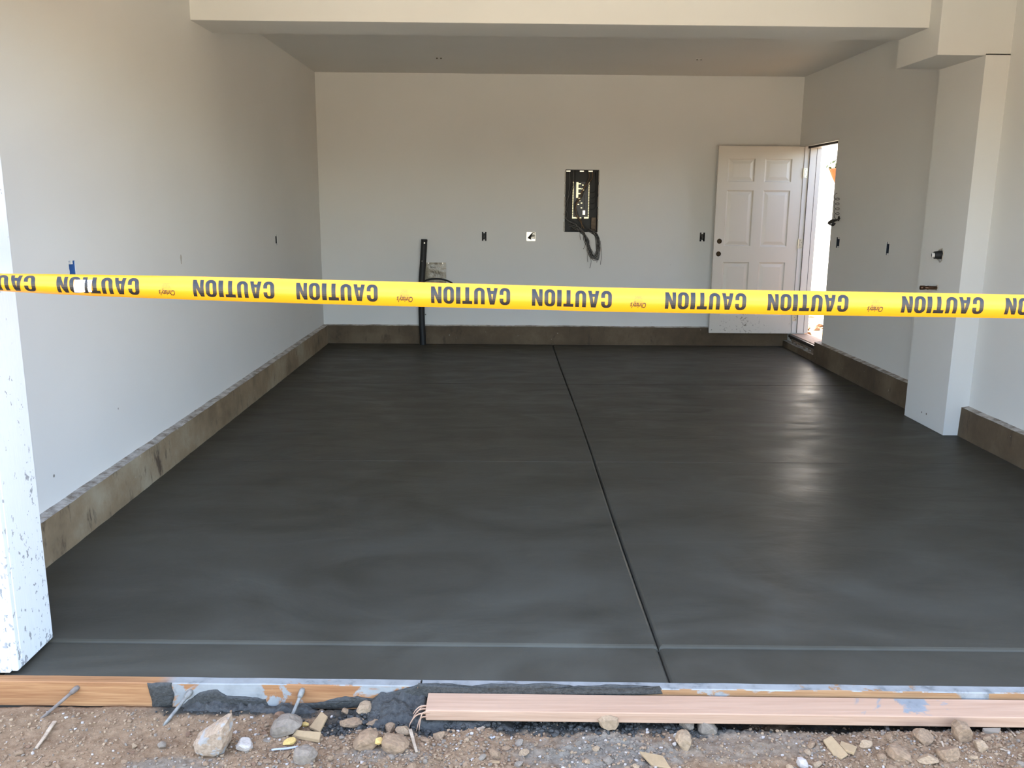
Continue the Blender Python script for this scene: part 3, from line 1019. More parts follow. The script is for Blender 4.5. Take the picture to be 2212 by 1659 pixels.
chip('tile_chip', [(1817, 1600), (1851, 1612), (1845, 1626), (1826, 1620), (1814, 1608)], 0.009, ROCKS['paver'], 'short creamy tile chip tucked behind the leaning one', lift2=[0.008]*5)
chip('tile_chip', [(2122, 1572), (2162, 1572), (2158, 1582), (2126, 1578)], 0.012, ROCKS['grey'], 'flat grey slab chip under the plank', lift2=[0.016, 0.016, 0.010, 0.010])
chip('tile_chip', [(556, 1595), (586, 1592), (584, 1601), (556, 1602)], 0.006, ROCKS['grey'], 'small grey slate flake left of the tile chips', lift2=[0.006]*4)
chip('tile_chip', [(1052, 1641), (1080, 1643), (1078, 1648), (1060, 1648)], 0.004, ROCKS['paver'], 'thin wood-coloured flake below the pale dusty clod', lift2=[0.004]*4)

# sticks, straws
def twig(name, a, b, w, mat, label, cat='stick', la=0.006, lb=0.004, round_=False):
    A = gpt(*a)+Vector((0, 0, la)); B = gpt(*b)+Vector((0, 0, lb))
    n = 8
    P = [A+(B-A)*i/n+Vector((0, 0, 0.001*math.sin(i))) for i in range(n+1)]
    if round_:
        v, f = tube(P, w, 8)
    else:
        d = (B-A).normalized()
        s = d.cross(Vector((0, 0, 1))).normalized()
        V, f = [], []
        for i, p in enumerate(P):
            k = 1-0.35*(i/n)
            for a2, b2 in ((-1, -0.35), (1, -0.35), (1, 0.35), (-1, 0.35)):
                V.append(p+s*a2*w*k+Vector((0, 0, b2*w)))
        for i in range(n):
            for q in range(4):
                q2 = (q+1) % 4
                f.append((i*4+q, i*4+q2, i*4+4+q2, i*4+4+q))
        f += [(3, 2, 1, 0), tuple(n*4+q for q in range(4))]
        v = V
    return fix(solid(name, v, f, mat, label, cat, smooth=round_))
twig('wood_sliver', (119, 1562), (79, 1619), 0.0062, STICK, 'thin grey-brown wood sliver on the bare dirt below the muddy pin')
twig('wood_sliver', (886, 1588), (900, 1627), 0.0055, STICK, 'brown twig leaning beside the boxy tan clod', la=0.02)
twig('straw', (587, 1624), (644, 1616), 0.0034, simple('white_plastic', rgb(160, 160, 166), 0.4), 'white plastic straw lying on the rubble', 'straw', round_=True)
twig('wood_sliver', (1032, 1581), (1050, 1570), 0.006, STICK, 'short split stick lying in the dark slop')
twig('scrap', (1060, 1598), (1069, 1594), 0.004, simple('striped_scrap', rgb(165, 160, 156), 0.5), 'tiny white scrap on the dirt below the dark slop', 'scrap')
twig('peg', (1900, 1556), (1918, 1580), 0.0065, RUST, 'dusty grey peg sticking out under the plank', 'peg', la=0.02, round_=True)
twig('wood_sliver', (2158, 1560), (2192, 1592), 0.0045, STICK, 'slanting brown stick under the far length of the plank', la=0.02)
twig('wood_sliver', (70, 1655), (90, 1638), 0.0014, STICK, 'hair-thin straw on the bare dirt')
twig('wood_sliver', (2160, 1622), (2180, 1624), 0.003, STICK, 'pale splinter on the bare slope')
twig('wood_sliver', (2033, 1606), (2040, 1620), 0.003, STICK, 'tiny upright splinter on the rubble bank')
# a crumpled offcut of metal mesh
def mesh_scrap():
    c = gpt(910, 1570)+Vector((0, 0, 0.012))
    r = thing('mesh_scrap', 'crumpled offcut of galvanised wire mesh on the slop', 'wire mesh', c)
    g = []
    for i in range(9):
        P = [c+Vector((-0.03+0.06*t/8+0.004*math.sin(i), -0.018+0.0045*i, 0.006*math.sin(t*0.9+i*0.4)-0.004)) for t in range(9)]
        g.append(tube(P, 0.0011, 4))
    for i in range(10):
        P = [c+Vector((-0.03+0.0066*i, -0.018+0.036*t/6, 0.006*math.sin(i*0.8+t*0.4)-0.004)) for t in range(7)]
        g.append(tube(P, 0.0011, 4))
    v, f = join(*g)
    part('wire_grid', v, f, GALV, r)
mesh_scrap()

# loose pebbles: 260 individuals, then the crumbs nobody could count
rnd = random.Random(21)
base = {}
for kind in ('clod', 'tan', 'grey', 'white', 'brown'):
    base[kind] = [rock_mesh('pebble_'+kind, ROCKS[kind], 50+i+7*len(kind), 2, 10, 1, 0.12) for i in range(4)]
KIND = {'clod': 'dusty brown dirt clod', 'tan': 'small tan pebble', 'grey': 'small grey pebble', 'white': 'small white plaster crumb', 'brown': 'small dark brown pebble'}
def spot(x):
    if x < -0.78: return 'on the bare dirt below the orange form board'
    if x < 0.02: return 'among the heap of clods by the yellow stone'
    if x < 0.78: return 'on the grey gravel patch before the loose plank'
    return 'on the rubble bank beside the paired tile chips'
def density(x, y):
    d = 0.18
    d += 0.9*sm(-0.95, -0.75, x)*sm(0.15, -0.15, x)*sm(2.48, 2.40, y)
    d += 1.0*sm(0.85, 1.05, x)*sm(2.47, 2.41, y)
    d += 0.5*math.exp(-((x-0.35)/0.25)**2-((y-2.33)/0.1)**2)
    return d
bpy.context.view_layer.update()
OBST = []                                     # footprints already taken by the larger stones, chips, sticks and pins
for o in C.objects:
    if o.type != 'MESH' or o.name.split('.')[0] not in ('rock', 'stone', 'tile_chip', 'wood_sliver', 'straw', 'peg', 'scrap', 'shank', 'wire_grid', 'timber', 'splinter'): continue
    q = [o.matrix_world @ Vector(c) for c in o.bound_box]
    OBST.append((min(v.x for v in q), max(v.x for v in q), min(v.y for v in q), max(v.y for v in q)))
PEB = []
cnt = tries = 0
while cnt < 294 and tries < 60000:
    tries += 1
    x, y = rnd.uniform(-1.5, 1.62), rnd.uniform(2.15, 2.50)
    if rnd.random() > density(x, y): continue
    t = rnd.random()
    kind = 'clod' if t < 0.5 else 'tan' if t < 0.68 else 'grey' if t < 0.82 else 'white' if t < 0.91 else 'brown'
    if 0.05 < x < 0.7 and y < 2.45: kind = rnd.choice(['grey', 'grey', 'white', 'tan'])
    r = min(0.018, 0.0075*math.exp(rnd.gauss(0, 0.5)))
    if x > 0.85 and y < 2.46: r = min(0.022, r*1.45)
    elif -0.75 < x < 0.0: r = min(0.020, r*1.2)
    if kind == 'white': r *= 0.55
    if any(a-r < x < b+r and c-r < y < d+r for a, b, c, d in OBST): continue
    if any((x-a)**2+(y-b)**2 < (1.15*(r+c))**2 for a, b, c in PEB): continue
    PEB.append((x, y, r))
    o = obj('pebble', rnd.choice(base[kind]), loc=(x, y, gz(x, y)+r*0.25))
    o.scale = (r*rnd.uniform(0.9, 1.5), r*rnd.uniform(0.8, 1.2), r*rnd.uniform(0.6, 0.95))
    o.rotation_euler = (rnd.uniform(-0.5, 0.5), rnd.uniform(-0.5, 0.5), rnd.uniform(0, 6.28))
    tag(o, KIND[kind]+' '+spot(x), 'pebble', KIND[kind]+'s '+spot(x))
    cnt += 1
def crumbs():
    V, Fs, mi = [], [], []
    mats = [ROCKS['clod'], ROCKS['tan'], ROCKS['grey'], ROCKS['white'], WETC]
    proto = []
    for i in range(5):
        me = rock_mesh('crumb_form', ROCKS['clod'], 90+i, 1, 6, 1, 0.15)
        proto.append(([v.co.copy() for v in me.vertices], [tuple(p.vertices) for p in me.polygons]))
        bpy.data.meshes.remove(me)
    n = 0
    while n < 10500:
        x, y = rnd.uniform(-1.6, 1.75), rnd.uniform(2.13, 2.535)
        if rnd.random() > density(x, y)+0.15: continue
        r = min(0.006, 0.0030*math.exp(rnd.gauss(0, 0.45)))
        w, d = slop(x, y)
        t = rnd.random()
        k = 4 if t < w*0.85 else 2 if t < 0.15+0.6*d else 3 if t > 0.95 else rnd.choice((0, 0, 1))
        pv, pf = rnd.choice(proto)
        M = Matrix.Translation((x, y, gz(x, y)+r*0.3)) @ Matrix.Rotation(rnd.uniform(0, 6.28), 4, 'Z') @ Matrix.Diagonal((r*1.3, r, r*0.85, 1))
        b = len(V)
        V += [M @ q for q in pv]
        Fs += [tuple(i+b for i in q) for q in pf]
        mi += [k]*len(pf)
        n += 1
    solid('gravel_crumbs', V, Fs, mats, 'fine dirt and gravel crumbs strewn over the ground', 'gravel', kind='stuff', midx=mi, origin=(0, 2.3, -0.1))
crumbs()
def slop_lumps():
    V, Fs = [], []
    me = rock_mesh('lump_form', WETC, 140, 2, 7, 1, 0.2)
    pv = [v.co.copy() for v in me.vertices]; pf = [tuple(p.vertices) for p in me.polygons]
    bpy.data.meshes.remove(me)
    for _ in range(900):
        x = rnd.uniform(-0.62, 0.62); y = rnd.uniform(2.40, 2.515)
        w, d = slop(x, y)
        if rnd.random() > w: continue
        r = min(0.011, 0.005*math.exp(rnd.gauss(0, 0.4)))
        z = gz(x, y)+r*0.2
        if -0.5 < x < 0.0 and y > 2.44: z += 0.05*sm(2.43, 2.52, y)*min(1, 3*(x+0.52))
        if x > -0.25 and y > 2.43: z = min(z, -0.076-r)
        M = Matrix.Translation((x, y, z)) @ Matrix.Rotation(rnd.uniform(0, 6.28), 4, 'Z') @ Matrix.Diagonal((r*1.3, r, r*0.9, 1))
        b = len(V)
        V += [M @ q for q in pv]
        Fs += [tuple(i+b for i in q) for q in pf]
    solid('slop_lumps', V, Fs, WETC, 'dark crumbs of wet concrete strewn along the form boards', 'concrete crumbs', kind='stuff')
slop_lumps()

# ---------------------------------------------------------------- caution tape
TY = 2.45
EDGE = [(-60, 590, 627), (0, 590.5, 629), (140, 592.4, 636.7), (280, 594.5, 642.5), (420, 596.8, 647.5), (560, 600, 652), (860, 608, 661),
        (1160, 617, 669.3), (1300, 621, 673.5), (1600, 626, 678.2), (1900, 631, 683.4), (2212, 636.5, 688.2), (2290, 638, 689.5)]
EX = [(on(p, a, 1, TY), on(p, b, 1, TY)) for p, a, b in EDGE]
TW = 0.0762
def lerp_edge(x):
    for i in range(len(EX)-1):
        x0, x1 = EX[i][0].x, EX[i+1][0].x
        if x <= x1 or i == len(EX)-2:
            t = (x-x0)/(x1-x0)
            t2 = t
            return EX[i][0].z+(EX[i+1][0].z-EX[i][0].z)*t2, EX[i][1].z+(EX[i+1][1].z-EX[i][1].z)*t2
_arc = {}
def tape_pt(x, s, off=0.0):
    """point of the tape at abscissa x, s = 0 top edge .. 1 bottom edge"""
    zt, zb = lerp_edge(x)
    ch = min(zt-zb, TW*0.985)
    key = round(ch, 5)
    if key not in _arc:
        lo, hi = 0.01, 2.6
        for _ in range(40):
            m = (lo+hi)/2
            if math.sin(m)/m > ch/TW: lo = m
            else: hi = m
        _arc[key] = lo
    a = _arc[key]
    R = TW/(2*a)
    th = -a+2*a*s
    sk = 0.10
    zc = (zt+zb)/2
    y = TY-R*(math.cos(th)-math.cos(a))
    z = zc-R*math.sin(th)
    n = Vector((0, -math.cos(th), -math.sin(th)))
    # gentle lengthwise flutter
    y += 0.004*math.sin(x*2.1)+0.0025*math.sin(x*5.3+1)
    return Vector((x, y, z))+n*off
def m_tape():
    k = NT('yellow_tape')
    k.base(rgb(226, 150, 22))
    k.rough(0.32)
    n = k.noise(30, 3, 0.5, k.coord((0.5, 4, 4)))
    k.bump(n, 0.05, 0.002)
    tr = k.n('ShaderNodeBsdfTranslucent')
    tr.inputs[0].default_value = rgb(255, 196, 20)
    mx = k.n('ShaderNodeMixShader')
    mx.inputs[0].default_value = 0.2
    k.l(k.p.outputs[0], mx.inputs[1])
    k.l(tr.outputs[0], mx.inputs[2])
    k.l(mx.outputs[0], k.out.inputs[0])
    return k.m
TAPE = m_tape()
INK = simple('black_tape_ink', rgb(18, 17, 17), 0.42)
INKB = simple('brown_tape_ink', rgb(58, 40, 8), 0.5)
INKL = simple('faint_tape_ink', rgb(176, 118, 24), 0.5)
x0, x1 = EX[0][0].x-0.03, EX[-1][0].x+0.03
tape = thing('caution_tape', 'yellow plastic caution tape stretched across the garage opening', 'tape', ((x0+x1)/2, TY, lerp_edge(0.3)[1]))
nx, ns = 200, 14
V = [tape_pt(x0+(x1-x0)*i/nx, j/ns) for i in range(nx+1) for j in range(ns+1)]
f = [(i*(ns+1)+j, i*(ns+1)+j+1, (i+1)*(ns+1)+j+1, (i+1)*(ns+1)+j) for i in range(nx) for j in range(ns)]
part('band', V, f, TAPE, tape, smooth=True)

def rrect(w, h, r, n=6, cx=0, cy=0):
    P = []
    for (sx, sy, a0) in ((1, 1, 0), (-1, 1, 90), (-1, -1, 180), (1, -1, 270)):
        for k in range(n+1):
            a = math.radians(a0+90*k/n)
            P.append((cx+sx*(w/2-r)+r*math.cos(a), cy+sy*(h/2-r)+r*math.sin(a)))
    return P
def letter(ch):
    """list of convex-ish polygons, height 1"""
    st = 0.255
    if ch == 'I': return [[(0, 0), (0.29, 0), (0.29, 1), (0, 1)]], 0.29
    if ch == 'T': return [[(0, 0.80), (0.64, 0.80), (0.64, 1), (0, 1)], [(0.32-st/2, 0), (0.32+st/2, 0), (0.32+st/2, 0.80), (0.32-st/2, 0.80)]], 0.64
    if ch == 'N':
        w = 0.68
        return [[(0, 0), (0.22, 0), (0.22, 1), (0, 1)], [(w-0.22, 0), (w, 0), (w, 1), (w-0.22, 1)],
                [(0.22, 1), (0.22, 0.52), (w-0.22, 0), (w-0.22, 0.48)]], w
    if ch == 'A':
        w = 0.72
        return [[(0, 0), (0.23, 0), (0.36, 0.74), (0.36, 1), (0.21, 1)], [(w, 0), (0.51, 1), (0.36, 1), (0.36, 0.74), (w-0.23, 0)],
                [(0.262, 0.18), (w-0.262, 0.18), (w-0.294, 0.36), (0.294, 0.36)]], w
    w = 0.69
    if ch == 'U':
        o = [(0, 1), (0, 0.28)]+[(w/2+w/2*math.cos(math.radians(180+180*k/16)), 0.28+0.28*math.sin(math.radians(180+180*k/16))) for k in range(1, 16)]+[(w, 0.28), (w, 1)]
        wi = w-2*0.245
        q = [(0.245, 1), (0.245, 0.28)]+[(w/2+wi/2*math.cos(math.radians(180+180*k/16)), 0.28+0.10*math.sin(math.radians(180+180*k/16))) for k in range(1, 16)]+[(w-0.245, 0.28), (w-0.245, 1)]
        return [[o[i], o[i+1], q[i+1], q[i]] for i in range(len(o)-1)], w
    o = rrect(w, 1.03, 0.30, 8, w/2, 0.5)
    q = rrect(w-0.49, 0.68, 0.098, 8, w/2, 0.5)
    polys = []
    m = len(o)
    if ch == 'O':
        return [[o[i], o[(i+1) % m], q[(i+1) % m], q[i]] for i in range(m)], w
    # C: same ring, open on the right between the terminals
    for i in range(m-1):
        polys.append([o[i], o[i+1], q[i+1], q[i]])
    polys.append([q[0], (w-0.245, 0.615), (w, 0.615), o[0]])
    polys.append([(w-0.245, 0.40), q[-1], o[-1], (w, 0.40)])
    return polys, w
WORD = 'CAUTION'
GAP = 0.125
def word_polys():
    out, x = [], 0
    for ch in WORD:
        ps, w = letter(ch)
        out += [[(x+a, b) for a, b in p] for p in ps]
        x += w+GAP
    return out, x-GAP
WP, WW = word_polys()
def map_flat(polys2d, fn, cuts):
    """2D polygons cut at several heights, then bent onto the tape by fn(u, v)"""
    bm = bmesh.new()
    for p in polys2d:
        try: bm.faces.new([bm.verts.new((a, b, 0)) for a, b in p])
        except ValueError: pass
    for c in cuts:
        bmesh.ops.bisect_plane(bm, geom=list(bm.verts)+list(bm.edges)+list(bm.faces), plane_co=(0, c, 0), plane_no=(0, 1, 0))
    bm.verts.index_update()
    v = [fn(w.co.x, w.co.y) for w in bm.verts]
    f = [tuple(w.index for w in q.verts) for q in bm.faces]
    bm.free()
    return v, f
S0, S1 = 0.165, 0.80
words = [(-88, 88), (133, 308), (423, 597), (644, 818), (932, 1102), (1149, 1321), (1436, 1610), (1657, 1831), (1947, 2123), (2170, 2345)]
def px2x(px): return on(px, 640, 1, TY).x
for (a, b) in words:
    xa, xb = px2x(a), px2x(b)
    v, f = map_flat(WP, lambda u, w: tape_pt(xb-(xb-xa)*u/WW, S0+(S1-S0)*w, 0.0006), [i/8 for i in range(1, 8)])
    part('lettering', v, f, INK, tape, label='word CAUTION printed upside down in black')
tcu = bpy.data.curves.new('logo_text', 'FONT')
tcu.body = "Christy's"
tcu.shear = 0.25
tcu.size = 1.0
tcu.offset = 0.03
to = bpy.data.objects.new('logo_text', tcu)
C.objects.link(to)
bpy.context.view_layer.update()
tm = to.to_mesh()
LV = [v.co.copy() for v in tm.vertices]
LF = [tuple(p.vertices) for p in tm.polygons]
to.to_mesh_clear()
bpy.data.objects.remove(to)
bpy.data.curves.remove(tcu)
lx0, lx1 = min(v.x for v in LV), max(v.x for v in LV)
for c in (366, 875.5, 1378, 1890):
    xc = px2x(c)
    lw = 0.045
    sc = lw/(lx1-lx0)
    v = [tape_pt(xc+lw/2-(q.x-lx0)*sc, 0.585+q.y*sc*1.7/TW, 0.0006) for q in LV]
    part('lettering', v, LF, INKB, tape, label='small brown maker name printed upside down')
    g = []
    r2 = random.Random(5)
    for row, wd in enumerate((0.037, 0.028, 0.026, 0.022, 0.016, 0.019)):
        s = 0.565-row*0.048
        x = xc-wd/2
        while x < xc+wd/2:
            d = min(r2.uniform(0.002, 0.006), xc+wd/2-x)
            g.append(([tape_pt(x, s, 0.0006), tape_pt(x+d, s, 0.0006), tape_pt(x+d, s+0.020, 0.0006), tape_pt(x, s+0.020, 0.0006)], [(0, 1, 2, 3)]))
            x += d+0.0009
    v, f = join(*g)
    part('fine_print', v, f, INKL, tape)
# white paper label stuck over one word
WHITEP = simple('white_label_paper', rgb(240, 238, 240), 0.5)
xa, xb = px2x(171), px2x(209)
n = 8
V = [tape_pt(xa+(xb-xa)*(i/n)+0.004*(0.5-j/n)-0.002, 0.30+0.46*j/n-0.03*(i/n), 0.0015+0.0015*math.sin(i*0.8)) for i in range(n+1) for j in range(n+1)]
f = [(i*(n+1)+j, i*(n+1)+j+1, (i+1)*(n+1)+j+1, (i+1)*(n+1)+j) for i in range(n) for j in range(n)]
lab = part('paper_label', V, f, WHITEP, tape, smooth=True, label='white paper label with a small printed code')
g = []
for i in range(6):
    x = xa+(xb-xa)*(0.60+0.05*i)
    w = 0.0012 if i % 2 else 0.0007
    g.append(([tape_pt(x, 0.36, 0.0045), tape_pt(x+w, 0.36, 0.0045), tape_pt(x+w, 0.53, 0.0045), tape_pt(x, 0.53, 0.0045)], [(0, 1, 2, 3)]))
v, f = join(*g)
ORG[lab.name] = ORG[tape.name]
part('printed_bars', v, f, INK, lab)

# ---------------------------------------------------------------- side door
dr = thing('door_1', 'open cream six-panel door without hardware standing against the back wall', 'door', (XR, 9.37, 0.16), kind='structure')
LX1, LW, LZ0, LZ1, LY = XR-0.004, 0.905, 0.160, 2.145, 9.372
LTH = 0.044
def leaf():
    """panelled leaf seen from the room: u from the latch edge to the hinge edge"""
    us = [0, 0.107, 0.394, 0.497, 0.784, LW]
    hh = LZ1-LZ0
    vz = [0, 0.197, 0.775, 0.942, 1.533, 1.617, 1.860, hh]
    V, Fs = [], []
    idx = {}
    def add(u, v, d):
        k = (round(u, 5), round(v, 5), round(d, 5))
        if k not in idx:
            idx[k] = len(V)
            V.append((LX1-LW+u, LY+d, LZ0+v))
        return idx[k]
    holes = [(0.058, 0.995), (0.056, 0.860)]
    hr = 0.027
    panels = []
    vv = sorted(vz+[0.995+0.045, 0.995-0.045, 0.860+0.045, 0.860-0.045])
    for i in range(5):
        for j in range(len(vv)-1):
            u0_, u1_, v0, v1 = us[i], us[i+1], vv[j], vv[j+1]
            vm = (v0+v1)/2
            if i in (1, 3) and ((0.197 < vm < 0.775) or (0.942 < vm < 1.533) or (1.617 < vm < 1.86)):
                continue
            hit = [h for h in holes if u0_ < h[0] < u1_ and v0 < h[1] < v1]
            if hit:
                hc = hit[0]
                n = 20
                ring = [(hc[0]+hr*math.cos(2*math.pi*k/n), hc[1]+hr*math.sin(2*math.pi*k/n)) for k in range(n)]
                bd = []
                for k in range(n):
                    a = 2*math.pi*k/n
                    c, s = math.cos(a), math.sin(a)
                    tx = (u1_-hc[0])/c if c > 1e-6 else (u0_-hc[0])/c if c < -1e-6 else 1e9
                    ty = (v1-hc[1])/s if s > 1e-6 else (v0-hc[1])/s if s < -1e-6 else 1e9
                    t = min(tx, ty)
                    bd.append((hc[0]+c*t, hc[1]+s*t))
                for k in range(n):
                    k2 = (k+1) % n
                    q = [add(*ring[k], 0), add(*ring[k2], 0), add(*bd[k2], 0)]
                    # square corner between two boundary hits
                    if abs(bd[k][0]-bd[k2][0]) > 1e-6 and abs(bd[k][1]-bd[k2][1]) > 1e-6:
                        cx_ = u1_ if max(bd[k][0], bd[k2][0]) > u1_-1e-6 else u0_
                        cz_ = v1 if max(bd[k][1], bd[k2][1]) > v1-1e-6 else v0
                        q.append(add(cx_, cz_, 0))
                    q.append(add(*bd[k], 0))
                    Fs.append(tuple(q))
                    Fs.append((add(*ring[k2], 0), add(*ring[k], 0), add(*ring[k], LTH), add(*ring[k2], LTH)))
                continue
            Fs.append((add(u0_, v0, 0), add(u1_, v0, 0), add(u1_, v1, 0), add(u0_, v1, 0)))
    for (u0_, u1_) in ((us[1], us[2]), (us[3], us[4])):
        for (v0, v1) in ((0.197, 0.775), (0.942, 1.533), (1.617, 1.86)):
            panels.append((u0_, u1_, v0, v1))
    # edges
    for a, b, c, d in (((0, 0), (LW, 0), 0, 0), ((LW, 0), (LW, hh), 0, 0), ((LW, hh), (0, hh), 0, 0), ((0, hh), (0, 0), 0, 0)):
        Fs.append((add(*a, 0), add(*b, 0), add(*b, LTH), add(*a, LTH)))
    return V, Fs, panels, us, hh
V, Fs, pans, us, hh = leaf()
lf = part('leaf', V, Fs, DOORP, dr)
ORG[lf.name] = ORG[dr.name]
for (u0_, u1_, v0, v1) in pans:
    PV, PF = [], []
    steps = [(0, 0.0), (0.006, 0.004), (0.010, 0.0115), (0.020, 0.0125), (0.050, 0.0035), (0.054, 0.0028)]
    for s, d in steps:
        for (u, v) in ((u0_+s, v0+s), (u1_-s, v0+s), (u1_-s, v1-s), (u0_+s, v1-s)):
            PV.append((LX1-LW+u, LY+d, LZ0+v))
    for k in range(len(steps)-1):
        for q in range(4):
            q2 = (q+1) % 4
            PF.append((k*4+q, k*4+q2, k*4+4+q2, k*4+4+q))
    PF.append(tuple((len(steps)-1)*4+q for q in range(4)))
    part('panel', PV, PF, DOORP, lf)
BORE_SHADE = simple('bore_shade_brown', rgb(84, 66, 46), 0.95)  # dark brown stands in for the shaded wall behind the bores
for hu, hv_ in ((0.058, 0.995), (0.056, 0.860)):
    q = Vector((LX1-LW+hu, LY, LZ0+hv_))
    v, f = tube([q+Vector((0, 0.003, 0)), q+Vector((0, LTH-0.002, 0)), q+Vector((0, LTH-0.001, 0))], [0.0268, 0.0268, 0.0268], 20, cap=False)
    f = f+[tuple(40+k for k in range(20))]
    part('lock_bore', v, f, BORE_SHADE, lf, label='empty round lock bore, its cup coloured dark as shade')
# back skin of the leaf closed behind the two bore cups
bh = []
zs_ = [0, hh]
bk = []
for a, b in zip(zs_[:-1], zs_[1:]):
    m_ = (a+b)/2
    if any(abs(m_-q) < 0.03 for q in bh):
        bk.append(([(LX1-LW, LY+LTH, LZ0+a), (LX1-LW+0.028, LY+LTH, LZ0+a), (LX1-LW+0.028, LY+LTH, LZ0+b), (LX1-LW, LY+LTH, LZ0+b)], [(0, 3, 2, 1)]))
        bk.append(([(LX1-LW+0.092, LY+LTH, LZ0+a), (LX1, LY+LTH, LZ0+a), (LX1, LY+LTH, LZ0+b), (LX1-LW+0.092, LY+LTH, LZ0+b)], [(0, 3, 2, 1)]))
    else:
        bk.append(([(LX1-LW, LY+LTH, LZ0+a), (LX1, LY+LTH, LZ0+a), (LX1, LY+LTH, LZ0+b), (LX1-LW, LY+LTH, LZ0+b)], [(0, 3, 2, 1)]))
v, f = join(*bk)
part('back_skin', v, f, DOORP, dr)
# frame
YH = 9.362                                    # face of the hinge jamb, looking towards the latch
v, f = join(box(XR-0.002, XR+0.045, YH, YH+0.024, 0.165, 2.150), box(XR+0.045, XR+T+0.02, YH-0.012, YH+0.024, 0.165, 2.150))
part('hinge_jamb', v, f, JAMBW, dr)
v, f = box(XR+0.045, XR+0.050, YH-0.016, YH-0.011, 0.17, 2.14)
part('weatherstrip', v, f, SEAL, dr)
v, f = box(XR+T-0.03, XR+T-0.026, YH-0.0135, YH-0.011, 0.17, 2.14)
part('seam', v, f, SEAL, dr)
v, f = join(box(XR-0.002, XR+0.045, 8.44, YH+0.024, 2.146, 2.166), box(XR+0.045, XR+T+0.02, 8.44, YH+0.024, 2.130, 2.166))
part('head_jamb', v, f, JAMBW, dr)
v, f = box(XR+0.030, XR+0.046, 8.445, YH, 2.126, 2.147)
part('head_seal', v, f, SEAL, dr)
v, f = join(box(XR-0.001, XR+0.045, 8.437, 8.461, 0.165, 2.146), box(XR+0.045, XR+T+0.02, 8.437, 8.473, 0.165, 2.13))
part('latch_jamb', v, f, JAMBW, dr)
v, f = join(bevbox(XR-0.030, XR+0.01, 8.53, YH+0.02, 0.118, 0.150, 0.004), box(XR-0.012, XR+0.01, 8.53, YH+0.02, 0.10, 0.125))
part('sill_nosing', v, f, SILL, dr)
v, f = bevbox(XR+0.0, XR+T+0.04, 8.44, YH+0.02, 0.105, 0.157, 0.004)
part('sill', v, f, SILLT, dr)
for z in (1.875, 1.135, 0.350):
    hv, hf = bevbox(XR+0.006, XR+0.040, YH-0.003, YH+0.001, z-0.050, z+0.050, 0.001, 1)
    h = part('hinge', hv, hf, HINGE, dr)
    ORG[h.name] = ORG[dr.name]
    v, f = tube([(XR-0.004, YH-0.006, z-0.05), (XR-0.004, YH-0.006, z+0.05)], 0.006, 8)
    part('knuckle', v, f, HINGE, h)
    for dx, dz in ((0.016, 0.034), (0.030, 0.012), (0.016, -0.012), (0.030, -0.036)):
        v, f = tube([(XR+dx, YH-0.0025, z+dz), (XR+dx, YH-0.0042, z+dz)], 0.0038, 8)
        part('screw', v, f, SCREW, h)

# torn building paper hanging under the sill
def torn():
    V, Fs = [], []
    n, m = 46, 5
    for i in range(n+1):
        u = i/n
        y = 8.56+0.72*u
        drop = 0.022+0.024*abs(noise.noise(Vector((u*6, 3, 1))))+0.022*noise.noise(Vector((u*23, 1, 7)))+0.05*math.exp(-((u-0.06)/0.06)**2)
        for j in range(m+1):
            w = j/m
            x = XR-0.022-0.03*w*abs(noise.noise(Vector((u*9, w*2, 2))))-0.012*noise.noise(Vector((u*30, w*4, 5)))*w
            V.append((x, y, 0.116-drop*w))
    Fs = [(i*(m+1)+j, (i+1)*(m+1)+j, (i+1)*(m+1)+j+1, i*(m+1)+j+1) for i in range(n) for j in range(m)]
    V += [(a-0.0012, b, c) for a, b, c in V]
    k = (n+1)*(m+1)
    Fs += [tuple(q+k for q in f)[::-1] for f in Fs]
    solid('torn_paper', V, Fs, KRAFT, 'torn building paper hanging below the side door sill', 'paper')
torn()

# ---------------------------------------------------------------- electrical boxes
def wall_map(side, c):
    if side == 'back': return lambda u, v, d: Vector((c[0]+u, YB+d, c[1]+v))
    if side == 'left': return lambda u, v, d: Vector((XL-d, c[0]+u, c[1]+v))
    return lambda u, v, d: Vector((XR+d, c[0]-u, c[1]+v))
def mbox(P, u0_, u1_, v0, v1, d0, d1):
    v, f = box(u0_, u1_, v0, v1, d0, d1)
    return [P(*q) for q in v], f
def ebox(name, side, c, w, h, mat, label, depth=0.065, ears=True, wires=0, wmat=None, rough=True):
    P = wall_map(side, c)
    r = thing(name, label, 'electrical box', P(0, -h/2, depth/2), 'open electrical boxes in the walls' if False else None)
    t = 0.0022
    g = [mbox(P, -w/2, w/2, -h/2, h/2, depth-t, depth), mbox(P, -w/2, -w/2+t, -h/2, h/2, 0.004, depth), mbox(P, w/2-t, w/2, -h/2, h/2, 0.004, depth),
         mbox(P, -w/2, w/2, -h/2, -h/2+t, 0.004, depth), mbox(P, -w/2, w/2, h/2-t, h/2, 0.004, depth)]
    v, f = join(*g)
    fix(part('shell', v, f, mat, r))
    if ears:
        for s in (-1, 1):
            v, f = mbox(P, -0.009, 0.009, s*(h/2-0.008)-0.008, s*(h/2-0.008)+0.008, 0.001, 0.012)
            e = part('screw_ear', v, f, PAINT if rough else mat, r)
    rr = random.Random(len(name)*7+len(side)*3+int(c[0]*10))
    for i in range(wires):
        a = rr.uniform(-w*0.35, w*0.35)
        pts = [P(a, h*0.42, depth*0.9), P(a*0.6+0.006*rr.uniform(-1, 1), h*0.15, depth*0.35), P(rr.uniform(-w*0.35, w*0.35), -h*0.15, depth*0.25), P(rr.uniform(-w*0.35, w*0.35), -h*0.36, depth*0.6)]
        v, f = tube(catmull(pts, 5), 0.0022, 5)
        part('wire', v, f, wmat or WIREB, r, smooth=True)
    return r
